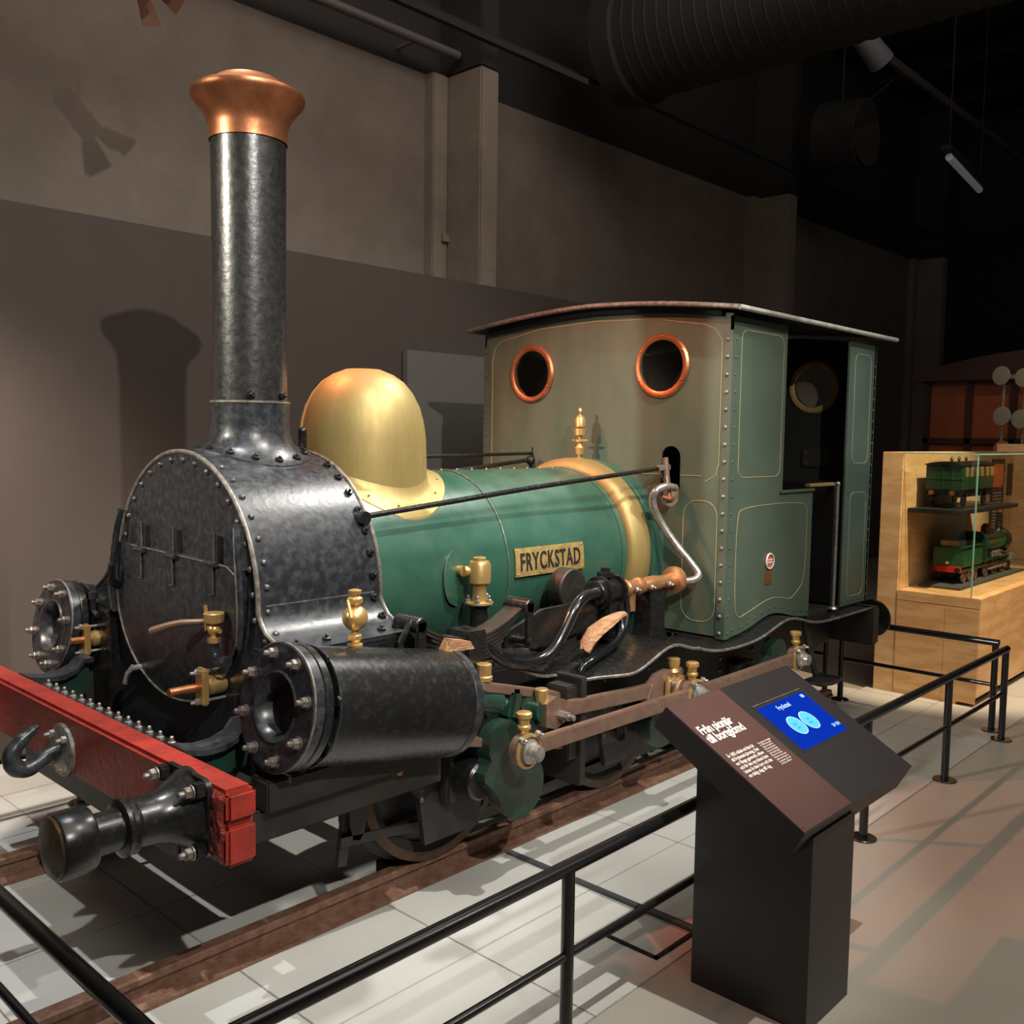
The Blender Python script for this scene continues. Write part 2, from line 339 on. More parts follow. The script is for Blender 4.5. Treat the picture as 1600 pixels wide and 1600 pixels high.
# door
dp = [(-.43, 1.43), (-.455, 1.30), (-.445, 1.12), (-.40, .98), (-.31, .86), (-.17, .775), (.02, .742), (.20, .765), (.36, .85), (.46, .97), (.50, 1.10), (.49, 1.27), (.44, 1.43)]
def smooth2(pts, it=2, closed=True):
    P_ = [Vector(p) for p in pts]
    for _ in range(it):
        Q = []
        n = len(P_)
        for i in range(n if closed else n-1):
            a, b = P_[i], P_[(i+1) % n]; Q += [a*.75+b*.25, a*.25+b*.75]
        P_ = Q if closed else [P_[0]]+Q+[P_[-1]]
    return [tuple(p) for p in P_]
dpo = smooth2(dp, 2, False); top = circ(0, 1.18, .5, 14, math.atan2(.25, .44), math.atan2(.25, -.43))[1:-1]
door = MB().prism([q for q in dpo if q[1] < 1.285]+[(.475, 1.305), (.0, 1.30), (-.452, 1.285)], (XF-.022, 0, 0), Y3, Z3, (.022, 0, 0))
dr = P('smokebox_door', door, BLKW, 'black hinged smokebox door')
P('door_edge', MB().tube([(XF-.024, y, z) for y, z in dpo], .004, 6), WORN, parent=dr)
P('flap_joint', MB().tube([(XF-.024, .36, 1.302), (XF-.024, 0, 1.296), (XF-.024, -.36, 1.288), (XF-.024, -.42, 1.26)], .0025, 6), WORN, parent=dr)
for y in (.275, .024, -.267):
    P('hinge', MB().box(XF-.030, XF-.02, y-.02, y+.02, 1.298, 1.40, .002).box(XF-.030, XF-.02, y-.01, y+.03, 1.18, 1.284, .002).cyl((XF-.032, y-.04, 1.291), (XF-.032, y+.04, 1.291), .010, n=10), BLKW, parent=dr)
for y in (.275, .024, -.267):
    P('strap_edge', MB().tube([(XF-.031, y-.008, 1.40), (XF-.031, y-.021, 1.40), (XF-.031, y-.021, 1.30)], .0018, 4).tube([(XF-.031, y+.0, 1.283), (XF-.031, y-.011, 1.283), (XF-.031, y-.011, 1.18), (XF-.031, y+.02, 1.18)], .0018, 4), WORN, parent=dr)
for s in (1, -1):
    P('guide_edge', MB().tube([(XF-.045, s*.435-.006, 1.43), (XF-.056, s*.455-.006, 1.36), (XF-.058, s*.50 if s > 0 else -.485, 1.15), (XF-.05, s*.49 if s > 0 else -.46, 1.03)], .002, 4, smooth=2), WORN, parent=dr)
    y0 = s*.425
    P('door_guide', MB().tube([(XF-.028, y0+.01*s, 1.44), (XF-.04, y0+.03*s, 1.36), (XF-.042, s*.50 if s > 0 else -.475, 1.15), (XF-.034, s*.49 if s > 0 else -.45, 1.02)], .014, 8, smooth=2), BLKW, parent=dr)
P('door_handle', MB().cyl((XF-.02, .30, .82), (XF-.06, .30, .82), .012, n=10).tube([(XF-.05, .30, .83), (XF-.07, .31, .80), (XF-.08, .315, .76)], .010), STEEL, parent=dr)
P('door_catch', MB().tube([(XF-.03, .475, 1.13), (XF-.06, .46, 1.16), (XF-.07, .44, 1.22)], .012), BLK, parent=dr)
P('latch_lever', MB().tube([(XF-.03, -.275, 1.085), (XF-.06, -.24, 1.085), (XF-.10, -.14, 1.07), (XF-.14, -.04, 1.03)], [.012, .011, .013, .016], smooth=1), RODM, parent=dr)
# brass fittings on front
def front_cock(y, z, sl=.21):
    c = P('drain_valve', MB().box(XF-.10, XF-.075, y-.03, y+.03, z-.065, z+.065, .006).lathe([(.03, 0), (.034, .012), (.034, .05), (.022, .065)], (XF-.005, y, z), (-1, 0, 0), 20), BRASS, 'brass gland fitting on the smokebox front')
    P('spindle', MB().cyl((XF-.06, y, z), (XF-sl, y, z), .015, n=14), COPPER, parent=c)
    for dz in (-.052, .052): inst('steel_bolt', M_HEXS, (XF-.10, y, z+dz), (-1, 0, 0), c); 
    P('stud', MB().cyl((XF, y, z-.052), (XF-.08, y, z-.052), .006, n=8).cyl((XF, y, z+.052), (XF-.08, y, z+.052), .006, n=8), STEEL, parent=c)
front_cock(-.30, .868); front_cock(.655, .885, .15)
lub = P('front_lubricator', MB().cyl((XF-.06, -.335, 1.095), (XF-.06, -.335, 1.13), .034, .036, 20, .003).sphere((XF-.06, -.335, 1.07), .022).cyl((XF-.06, -.335, 1.025), (XF-.06, -.335, 1.045), .022, n=6).cyl((XF-.06, -.335, 1.04), (XF-.06, -.335, 1.1), .011).cyl((XF-.06, -.375, 1.07), (XF-.06, -.295, 1.07), .008).obox((XF-.065, -.292, 1.06), (XF-.065, -.288, 1.15), .008, .012), BRASS, 'brass lubricator cup')
P('elbow_pipe', MB().tube([(XF-.06, -.335, 1.02), (XF-.06, -.335, .98), (XF-.06, -.36, .965), (XF-.05, -.39, .965)], .014, smooth=1).cyl((XF-.05, -.375, .965), (XF-.05, -.405, .965), .02, n=6), BLKW, parent=lub)
P('side_elbow', MB().tube([(XF-.05, .66, 1.06), (XF-.05, .66, 1.0), (XF-.05, .62, .985)], .011).cyl((XF-.05, .66, 1.05), (XF-.05, .66, 1.08), .018, n=6), BLKW, parent=sb)
# ---- chimney
CX = .735
ch = P('chimney', MB().lathe([(.142, 1.868), (.139, 2.3), (.141, 2.86)], (CX, 0, 0), Z3, 48), CHIM, 'tall hammered black chimney barrel')
bs = MB(); n = 48; rows = []
for rr, z in ((.150, 1.875), (.149, 1.80), (.152, 1.75), (.165, 1.71)): rows.append([(CX+rr*cos(2*pi*k/n), rr*sin(2*pi*k/n), z) for k in range(n)])
for rr, dz in ((.20, .012), (.235, .006), (.236, 0)):
    row = []
    for k in range(n):
        a = 2*pi*k/n; y = rr*sin(a)*1.0; row.append((CX+rr*cos(a)*.98, y, 1.16+sqrt(.52**2-y*y)+dz))
    rows.append(row)
bs.add([p for r in rows for p in r], [(i*n+k, i*n+(k+1) % n, (i+1)*n+(k+1) % n, (i+1)*n+k) for i in range(len(rows)-1) for k in range(n)])
cb = P('chimney_base', bs, BLKW, parent=ch, label='flared black chimney base')
P('band', MB().lathe([(.146, 1.862), (.152, 1.865), (.152, 1.872), (.146, 1.875)], (CX, 0, 0), Z3, 48), WORN, parent=ch)
for a in (-2.1, -1.2, 1.9): inst('hex_bolt', M_HEX, (CX+.145*cos(a), .145*sin(a), 1.895), (cos(a), sin(a), 0), ch, 0)
for k in range(14):
    a = 2*pi*k/14+.2; y = .205*sin(a); inst('hex_bolt', M_HEX, (CX+.205*cos(a), y, 1.16+sqrt(.52**2-y*y)+.008), (0, y/.52, 1), ch)
P('chimney_cap', MB().lathe([(.146, 2.853), (.147, 2.90), (.152, 2.925), (.166, 2.955), (.190, 2.985), (.208, 3.005), (.214, 3.02), (.212, 3.032), (.19, 3.045), (.15, 3.062), (.132, 3.072), (.120, 3.085), (.10, 3.087), (.095, 3.06), (.095, 2.9)], (CX, 0, 0), Z3, 56, caps=False), COPPER, 'flared copper chimney cap')
# ---- boiler
BZ, BR = 1.15, .44
bo = P('boiler', MB().lathe([(BR, XR-.02), (BR, 2.63)], (0, 0, BZ), X3, 72), GREEN, 'glossy green boiler barrel')
P('boiler_band', MB().lathe([(BR, 1.752), (BR+.004, 1.754), (BR+.004, 1.786), (BR, 1.788)], (0, 0, BZ), X3, 72), GREEN, parent=bo)
P('band_edge', MB().lathe([(BR+.004, 1.750), (BR+.0055, 1.752), (BR+.004, 1.754)], (0, 0, BZ), X3, 72, caps=False), WORN, parent=bo)
P('rear_band', MB().lathe([(BR, 2.588), (BR+.004, 2.590), (BR+.004, 2.628), (BR, 2.63)], (0, 0, BZ), X3, 72), GREEN, parent=bo)
for k in range(14): inst('screw', mesh('screw', MB().sphere((0, 0, 0), .005, 8, 5), BRASS) if k == 0 else M_SC, (1.25+k*.1, .0, BZ+BR+.001), Z3, bo) if k else globals().update(M_SC=mesh('screw', MB().sphere((0, 0, 0), .005, 8, 5), BRASS))
P('firebox_band', MB().lathe([(BR, 2.632), (.455, 2.634), (.478, 2.65), (.49, 2.68), (.492, 2.72), (.492, 2.765), (.48, 2.768)], (0, 0, BZ), X3, 72, caps=False), BRASSD, 'wide brass firebox band')
P('firebox_casing', MB().lathe([(.486, 2.765), (.486, 2.80), (.492, 2.805), (.492, 2.83), (.486, 2.835), (.486, 2.90)], (0, 0, BZ), X3, 72).box(2.785, 2.9, -.484, .484, .70, 1.15), GREEN, 'green firebox casing')
# oval patch on boiler side with valve
pt = MB(); ring = []
n = 32
def onb(x, th, r): return (x, -r*sin(th), BZ+r*cos(th))
vs = []; 
for k in range(n):
    a = pi/2+pi*k/(n-1); vs.append(onb(1.44+.085*cos(a), pi/2-.02-.26*sin(a), BR+.012))
vs2 = [onb(v[0], math.atan2(-v[1], v[2]-BZ), BR-.002) for v in vs]
m_ = len(vs); cc = [onb(1.44, pi/2-.02-.26*sin(pi/2+pi*k/(n-1)), BR+.012) for k in range(n)]
pt.add(vs+vs2+cc, [(i, i+1, m_+i+1, m_+i) for i in range(m_-1)]+[(i, i+1, 2*m_+i+1, 2*m_+i) for i in range(m_-1)])
P('boiler_patch', pt, GREEN, parent=bo)
P('patch_edge', MB().tube(vs, .002, 6), WORN, parent=bo)
# ---- dome
DX = 1.287
P('steam_dome', MB().lathe([(.278, 1.45), (.276, 1.62), (.272, 1.74), (.262, 1.81), (.245, 1.872), (.215, 1.93), (.175, 1.978), (.13, 2.008), (.09, 2.024), (.075, 2.03), (.0, 2.032)], (DX, 0, 0), Z3, 64, caps=False), BRASSD, 'large rounded brass steam dome')
dn = MB(); n = 64; rows = []
for rr, dr_ in ((.272, .032), (.28, .012), (.30, .006), (.352, .004), (.354, -.004)):
    row = []
    for k in range(n):
        a = 2*pi*k/n; y = rr*sin(a); x = DX+rr*cos(a); y = max(-.42, min(.42, y*1.02)); row.append((x, y, BZ+sqrt((BR+dr_)**2-y*y)))
    rows.append(row)
dn.add([p for r in rows for p in r], [(i*n+k, i*n+(k+1) % n, (i+1)*n+(k+1) % n, (i+1)*n+k) for i in range(len(rows)-1) for k in range(n)])
df = P('dome_flange', dn, BRASSD, 'brass saddle flange of the dome')
for k in range(16):
    a = 2*pi*(k+.5)/16; y = .325*sin(a); inst('screw', M_SC, (DX+.325*cos(a), y, BZ+sqrt((BR+.008)**2-y*y)), (0, y, .4), df)
# ---- nameplate: follows boiler
NX0, NX1, t0, t1 = 1.79, 2.27, 1.34, 1.625
npm = MB(); vs = []; kk = 10
for r in (BR+.003, BR+.012):
    for i in range(kk+1):
        th = t0+(t1-t0)*i/kk
        vs += [onb(NX0, th, r), onb(NX1, th, r)]
h = 2*(kk+1); fs = []
for i in range(kk):
    for q in (0, h): fs.append((q+2*i, q+2*i+1, q+2*i+3, q+2*i+2))
    fs.append((2*i, 2*i+2, h+2*i+2, h+2*i)); fs.append((2*i+1, 2*i+3, h+2*i+3, h+2*i+1))
fs += [(0, 1, h+1, h), (2*kk, 2*kk+1, h+2*kk+1, h+2*kk)]
npl = P('name_plate', npm.add(vs, fs), BRASSP, 'brass plate lettered FRYCKSTAD')
tn = text('lettering', 'FRYCKSTAD', .118, (0, 0, 0), X3, Y3, BLACKM, LO, depth=.002, bold=.0016, sp=1.12)
me = tn.data; xs = [v.co.x+2.2 for v in me.vertices]; xa, xb = min(xs), max(xs); ys = [v.co.y for v in me.vertices]; ya, yb = min(ys), max(ys)
for v in me.vertices:
    fx = (v.co.x+2.2-xa)/(xb-xa); fy = (v.co.y-ya)/(yb-ya)
    v.co = Vector(onb(NX0+.03+fx*(NX1-NX0-.06), t1-.055-fy*(t1-t0-.105), BR+.0125+(.003 if v.co.z > 0 else 0)))-Vector((2.2, 0, 0))
tn.parent = npl
for x in (NX0+.012, 1.96, 2.11, NX1-.012):
    for th in (t0+.025, t1-.025): inst('screw', M_SC, onb(x, th, BR+.013), (0, -1, 0), npl)
# ---- long rods along boiler
rd = P('reversing_rod', MB().tube([(.93, -.445, 1.44), (1.9, -.455, 1.525), (2.84, -.50, 1.60)], .0115, 10).cyl((.93, -.40, 1.438), (.93, -.475, 1.438), .026, n=16), BLK, 'long thin black control rod')
P('fork', MB().obox((2.80, -.50, 1.60), (2.88, -.515, 1.605), .03, .03, bev=.004).prism([(-.02, 0), (.05, .01), (.05, -.09)], (2.84, -.49, 1.595), X3, Z3, (0, -.008, 0)), STEEL, parent=rd)
P('side_handrail', MB().tube([(XR, .455, 1.632), (2.0, .455, 1.64), (2.9, .455, 1.655)], .010, 8).cyl((2.9, .455, 1.60), (2.9, .455, 1.69), .008), BLK, 'far side handrail')
P('upper_control_rod', MB().tube([(1.6, .36, 1.50), (2.2, .38, 1.565), (2.82, .40, 1.62)], .012, 8).sphere((2.82, .40, 1.615), .028).tube([(2.82, .40, 1.6), (2.85, .40, 1.5)], .012), BLK, 'far side control rod')
P('lever_post', MB().tube([(.955, -.03, 1.60), (.955, -.03, 1.75)], [.014, .012, .018]).sphere((.955, -.03, 1.76), .018), BLK)
# levers at the slot
P('reversing_lever', MB().tube([(2.85, -.51, 1.655), (2.85, -.54, 1.42)], .016, 12).tube([(2.84, -.525, 1.56), (2.84, -.555, 1.43)], .010, 8).cyl((2.83, -.52, 1.45), (2.83, -.58, 1.44), .014), RODM, 'reddish steel lever in front of the cab slot')
# ---- whistle
P('whistle', MB().lathe([(.012, 0), (.012, .03), (.025, .035), (.028, .07), (.016, .085), (.012, .10), (.03, .103), (.03, .115), (.012, .118), (.012, .135), (.034, .14), (.034, .175), (.012, .178), (.030, .185), (.030, .225), (.018, .245), (.008, .25), (.008, .26), (.013, .27), (.010, .285), (.001, .29)], (2.775, 0, 1.625), Z3, 20).cyl((2.775, -.055, 1.735), (2.775, .05, 1.735), .007), BRASS, 'slim brass steam whistle')
# ================= cab
CX0, CX1, CW = 2.895, 4.64, .855
def foot(x):   # wavy footplate height
    def b(x, c, w, h): return h*math.exp(-((x-c)/w)**2)
    return .735+b(x, 1.2, .24, .12)+b(x, 2.30, .26, .095)+b(x, 3.40, .24, .07)
ct = lambda y: 2.455-.075*(abs(y)/.93)**1.7
fr = [(CW, .745), (CW, ct(CW)-.02)]+[(y, ct(y)-.02) for y in [CW-.1*i for i in range(1, 17)]]+[(-CW, ct(CW)-.02), (-CW, .745)]
def slot(cy, z0, z1, r, n=10): return circ(cy, z1-r, r, n, 0, pi)+circ(cy, z0+r, r, n, pi, 2*pi)
cf = P('cab_front', MB().plate(fr, [circ(.465, 2.118, .138, 36), circ(-.445, 2.13, .138, 36), slot(-.513, 1.40, 1.715, .06)], (CX0, 0, 0), Y3, Z3, (.012, 0, 0)), GREENF, 'dull green cab front plate')
def ring_mb(c, d, R, r, t): 
    return MB().lathe([(r, 0), (r, t), (r+.008, t+.004), (R-.01, t+.004), (R, t*.5), (R, 0)], c, d, 48, caps=False)
M_SCB = mesh('ring_screw', MB().sphere((0, 0, 0), .006, 8, 5), COPPER)
for y, z in ((.465, 2.118), (-.445, 2.13)):
    r_ = P('porthole_ring', ring_mb((CX0, y, z), (-1, 0, 0), .168, .134, .012), COPPER, 'copper porthole ring', parent=cf)
    for k in range(6): a = pi/2+k*pi/3; inst('ring_screw', M_SCB, (CX0-.017, y+.151*cos(a), z+.151*sin(a)), (-1, 0, 0), cf)
    P('porthole_glass', MB().cyl((CX0+.002, y, z), (CX0+.006, y, z), .137, n=36), GLASS, parent=cf)
def stripe(name, pts, par): return P(name, MB().tube(pts, .0022, 4, closed=False), GOLD, parent=par)
xs_ = CX0-.001
stripe('pinstripe', [(xs_, -.80, 1.62), (xs_, -.80, 2.24), (xs_, -.76, 2.30), (xs_, -.70, 2.325), (xs_, -.4, 2.375), (xs_, 0, 2.39), (xs_, .4, 2.375), (xs_, .72, 2.32), (xs_, .77, 2.28), (xs_, .79, 2.2), (xs_, .79, 1.55)], cf)
stripe('pinstripe', [(xs_, -.80, 1.64), (xs_, -.785, 1.57), (xs_, -.72, 1.535)], cf)
stripe('pinstripe', [(xs_, -.70, 1.565), (xs_, -.575, 1.565)], cf); stripe('pinstripe', [(xs_, -.45, 1.565), (xs_, -.3, 1.565)], cf)
pr = rrect(-.80, -.60, .82, 1.44, .08); stripe('pinstripe', [(xs_, a, b) for a, b in pr]+[(xs_, *pr[0])], cf)
# corner angle with rivets
P('corner_angle', MB().box(CX0-.006, CX0+.001, -CW-.006, -CW+.045, .745, 2.29, .001).box(CX0, CX0+.05, -CW-.006, -CW, .745, 2.29, .001), GREENC, parent=cf)
P('corner_angle', MB().box(CX0-.006, CX0, CW-.05, CW+.004, .745, 2.29, .001), GREENC, parent=cf)
P('slot_plate', MB().box(CX0+.02, CX0+.024, -.58, -.45, 1.38, 1.50, .001), STEEL, parent=cf)
M_R2 = mesh('rivet', MB().sphere((0, 0, 0), .0115, 10, 6, (1, 1, .7)), WORN)
M_R3 = mesh('rivet', MB().sphere((0, 0, 0), .007, 8, 5, (1, 1, .7)), GREENC)
for k in range(18):
    z = .775+k*.0865
    inst('rivet', M_R2, (CX0-.007, -CW+.022, z), (-1, 0, 0), cf); inst('rivet', M_R3, (CX0+.028, -CW-.007, z), (0, -1, 0), cf)
for k in range(22): inst('rivet', M_R3, (CX0-.007, CW-.02, .775+k*.0708), (-1, 0, 0), cf)
for s in (-1, 1):
    y = s*CW
    xs = [CX0+i*(3.83-CX0)/12 for i in range(13)]
    o1 = [(x, foot(x)+.012) for x in xs]+[(3.83, 1.46), (3.82, 1.476), (3.465, 1.476), (3.465, ct(CW)-.03), (CX0, ct(CW)-.03)]
    cs = P('cab_side', MB().prism(o1, (0, y, 0), X3, Z3, (0, -s*.012, 0)), GREENC, 'grey-green riveted cab side sheet')
    xs = [4.25+i*(CX1-4.25)/5 for i in range(6)]
    o2 = [(x, foot(x)+.012) for x in xs]+[(CX1, ct(CW)-.03), (4.25, ct(CW)-.03)]
    c2 = P('cab_rear_side', MB().prism(o2, (0, y, 0), X3, Z3, (0, -s*.012, 0)), GREENC, 'narrow cab side panel behind the doorway')
    P('side_capping', MB().box(3.43, 3.835, y-.012, y+.012, 1.466, 1.482, .003), GREENC, parent=cs)
    if s < 0:
        ys = y-.001
        a = rrect(2.985, 3.425, 1.56, 2.30, .05)
        stripe('pinstripe', [(p, ys, q) for p, q in a]+[(a[0][0], ys, a[0][1])], cs)
        a = rrect(4.33, 4.56, 1.62, 2.28, .05); stripe('pinstripe', [(p, ys, q) for p, q in a]+[(a[0][0], ys, a[0][1])], c2)
        a = rrect(4.33, 4.56, .80, 1.44, .05); stripe('pinstripe', [(p, ys, q) for p, q in a]+[(a[0][0], ys, a[0][1])], c2)
        lo = [(3.05, .845)]+[(x, foot(x)+.09) for x in (3.15, 3.25, 3.35, 3.45, 3.55)]
        b_ = smooth2([(3.04, 1.41), (2.99, 1.36), (2.99, .90), (3.03, .835), (3.10, .85)]+[(x, foot(x)+.10) for x in (3.2, 3.3, 3.4, 3.5, 3.6)]+[(3.68, .91), (3.76, .96), (3.77, 1.36), (3.72, 1.415)], 2)
        stripe('pinstripe', [(p, ys, q) for p, q in b_]+[(b_[0][0], ys, b_[0][1])], cs)
        for k in range(12): x = CX0+.09+k*.075; inst('rivet', M_R3, (x, y-.001, foot(x)+.045), (0, -1, 0), cs)
        for k in range(5): x = 4.28+k*.075; inst('rivet', M_R3, (x, y-.001, foot(x)+.04), (0, -1, 0), c2)
        for k in range(22): inst('rivet', M_R3, (CX1-.022, y-.001, .79+k*.068), (0, -1, 0), c2)
        bd = P('works_badge', MB().lathe([(.043, 0), (.043, .008), (.036, .010), (.035, .005), (0.001, .005)], (3.342, y, 1.108), (0, -1, 0), 28, caps=False), ENAR, 'small round maker badge with pale rim', parent=cs)
        P('badge_rim', MB().lathe([(.036, .009), (.038, .011), (.042, .011), (.044, .006)], (3.342, y, 1.108), (0, -1, 0), 28, caps=False), WHT, parent=cs)
        P('small_plate', MB().box(3.302, 3.372, y-.005, y, .985, 1.05, .001), COPPER, parent=cs)
        P('badge_bar', MB().box(3.312, 3.372, y-.007, y-.004, 1.112, 1.118).box(3.312, 3.372, y-.007, y-.004, 1.098, 1.104), WHT, parent=cs)
# rear wall with portholes
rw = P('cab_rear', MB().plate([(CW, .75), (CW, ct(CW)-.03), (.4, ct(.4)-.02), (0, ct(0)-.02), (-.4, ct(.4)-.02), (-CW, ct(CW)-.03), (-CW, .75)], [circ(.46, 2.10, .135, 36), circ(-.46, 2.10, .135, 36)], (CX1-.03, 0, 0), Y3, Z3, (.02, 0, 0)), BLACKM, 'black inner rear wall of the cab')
for y in (.46, -.46):
    P('porthole_ring', ring_mb((CX1-.03, y, 2.10), (-1, 0, 0), .172, .132, .012), BRASSD, 'brass porthole ring', parent=rw)
    P('porthole_glass', MB().cyl((CX1-.024, y, 2.10), (CX1-.02, y, 2.10), .135, n=36), GLASS, parent=rw)
P('rear_bracket', MB().box(CX1-.045, CX1-.03, -.60, -.40, 1.58, 1.70, .004), DARK, parent=rw)
for y in (-.57, -.43):
    for z in (1.61, 1.67): inst('rivet', M_R3, (CX1-.047, y, z), (-1, 0, 0), rw)
P('cab_floor', MB().box(CX0, CX1, -CW+.01, CW-.01, .735, .755), DARK)
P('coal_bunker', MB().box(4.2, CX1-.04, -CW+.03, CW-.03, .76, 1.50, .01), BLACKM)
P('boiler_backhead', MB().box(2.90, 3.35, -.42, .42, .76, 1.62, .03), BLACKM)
P('bunker_rail', MB().box(3.86, 4.2, -.82, -.79, 1.485, 1.505, .004), BRASSD)
P('grab_pole', MB().cyl((4.13, -CW-.01, .755), (4.13, -CW-.01, 1.50), .011, n=10).sphere((4.13, -CW-.01, 1.50), .015).lathe([(.03, 0), (.02, .012)], (4.13, -CW-.01, .755), Z3, 12), STEEL, 'upright steel grab pole in the doorway')
# roof
rp = [(y, ct(y)) for y in [-.93+.062*i for i in range(31)]]
rt = [(y, z+.016) for y, z in rp]
rf = P('cab_roof', MB().prism(rp+list(reversed(rt)), (2.82, 0, 0), Y3, Z3, (4.757-2.82, 0, 0)), DARK, 'thin arched cab roof sheet')
P('roof_edge', MB().tube([(2.82, y, z+.008) for y, z in rp], .013, 8), WORN, parent=rf).data.materials[0] = WORN
for s in (-1, 1): P('roof_edge', MB().tube([(2.82, s*.93, ct(.93)+.008), (4.757, s*.93, ct(.93)+.008)], .013, 8), ROOFE, parent=rf)
P('overhang_shade', MB().prism([(y, z-.035) for y, z in rp[2:-2]]+list(reversed([(y, z-.001) for y, z in rp[2:-2]])), (CX0-.03, 0, 0), Y3, Z3, (.03, 0, 0)), BLACKM, parent=rf)  # black strip standing in for the shade under the roof overhang
# ================= footplate (wavy running board), both sides
def lerp(T, x):
    for a, b in zip(T, T[1:]):
        if x <= b[0]: t = (x-a[0])/(b[0]-a[0]); t = t*t*(3-2*t); return [a[i]+(b[i]-a[i])*t for i in range(1, len(a))]
    return list(T[-1][1:])
TB = [(1.0, .77, .875, .90), (1.25, .78, .90, .92), (1.65, .79, .775, .90), (1.80, .86, .745, .86), (1.98, .955, .755, .83), (2.30, .955, foot(2.3), .83), (2.5, .955, foot(2.5), foot(2.5))]
for s in (-1, 1):
    ft = MB(); n = 100; rows = []; edge = []
    for i in range(n+1):
        x = 1.0+i*(4.50-1.0)/n
        if x < 2.5: yo_, z, zi = lerp(TB, x)
        else: yo_, z, zi = .955, foot(x), foot(x)
        rows += [(x, s*yo_, z), (x, s*.60, zi), (x, s*.60, zi-.012), (x, s*yo_, z-.012)]; edge.append((x, s*(yo_+.002), z-.006))
    fs = []
    for i in range(n):
        for k in range(4): fs.append((4*i+k, 4*i+(k+1) % 4, 4*i+4+(k+1) % 4, 4*i+4+k))
    fs += [(0, 1, 2, 3), (4*n, 4*n+3, 4*n+2, 4*n+1)]
    fp = P('running_board', ft.add(rows, fs), BLK, 'wavy black running board')
    P('board_edge', MB().tube(edge, .007, 6), WORN, parent=fp)
# ================= frames
for s in (-1, 1):
    y = s*.72
    out = [(.30, .45), (.95, .45), (.99, .40), (1.02, .22), (1.30, .22), (1.33, .40), (2.08, .42), (2.12, .25), (2.42, .25), (2.46, .42), (3.08, .42), (3.12, .25), (3.42, .25), (3.46, .42), (4.45, .50), (4.45, .735), (.30, .735)]
    fm = P('outer_frame', MB().prism(out, (0, y, 0), X3, Z3, (0, -s*.025, 0)), DARK, 'riveted outside frame plate')
    for x0 in (1.17, 2.27, 3.27):
        P('axle_box', MB().box(x0-.085, x0+.085, y-.05*(1 if s < 0 else -1), y, .36, .56, .01) if False else MB().box(x0-.085, x0+.085, min(y, y+s*.05), max(y, y+s*.05), .36, .56, .01), DARK, parent=fm)
    for x in (1.0, 1.34, 2.1, 2.44, 3.1, 3.44):
        for k in range(5): inst('rivet', M_RIV, (x, y+s*.001, .40+k*.065), (0, s, 0), fm)
P('front_cross_frame', MB().box(.09, .40, -.62, .62, .42, .60, .01), DARK)
for s in (-1, 1):
    P('side_channel', MB().box(.12, 1.0, s*.80-.03, s*.80+.03, .50, .60, .006).box(.25, .95, s*.82-.05, s*.82+.05, .60, .70, .006), DARK)
    P('beam_bracket', MB().prism(smooth2([(.10, .765), (.17, .755), (.23, .757), (.28, .775), (.31, .80), (.34, .80), (.35, .66), (.10, .60)], 1), (0, s*.62, 0), X3, Z3, (0, -s*.02, 0)), GREEND, 'green bracket web from beam to smokebox')
    ob_ = [(.09, .788), (.17, .770), (.23, .772), (.28, .79), (.31, .825), (.345, .825)]
    mbb = MB(); rr0 = []
    for q in ob_: rr0 += [(q[0], s*.66, q[1]), (q[0], s*.56, q[1]), (q[0], s*.56, q[1]-.018), (q[0], s*.66, q[1]-.018)]
    P('beam_bracket', mbb.add(rr0, [(4*i+q, 4*i+(q+1) % 4, 4*i+4+(q+1) % 4, 4*i+4+q) for i in range(5) for q in range(4)]+[(0, 1, 2, 3), (20, 23, 22, 21)]), BLKW, 'curved black bracket flange')
# ================= wheels
def wheel(x, y, s):
    w = P('wheel', MB().lathe([(.335, -.05), (.37, -.045), (.365, .03), (.395, .035), (.395, .055), (.33, .055), (.30, .03), (.30, -.03), (.335, -.05)], (x, y, .468), (0, -s, 0), 48, caps=False).lathe([(.085, -.07), (.09, .07)], (x, y, .468), (0, s, 0), 20), DARK, 'dark solid iron wheel')
    P('wheel_web', MB().lathe([(.32, .012), (.30, .018), (.20, .004), (.10, .03), (.08, .03), (.08, -.03), (.32, -.012)], (x, y, .468), (0, s, 0), 40, caps=False), DARK, parent=w)
    P('wheel_tyre', MB().lathe([(.335, .052), (.371, .048), (.371, .03), (.335, .03)], (x, y, .468), (0, s, 0), 48, caps=False), TYRE, parent=w, label='rust-brown wheel tyre'); return w
for x in (1.17, 2.27, 3.27):
    for s in (-1, 1): wheel(x, s*.575, s)
    P('axle', MB().cyl((x, -.80, .468), (x, .80, .468), .05, n=16), DARK)
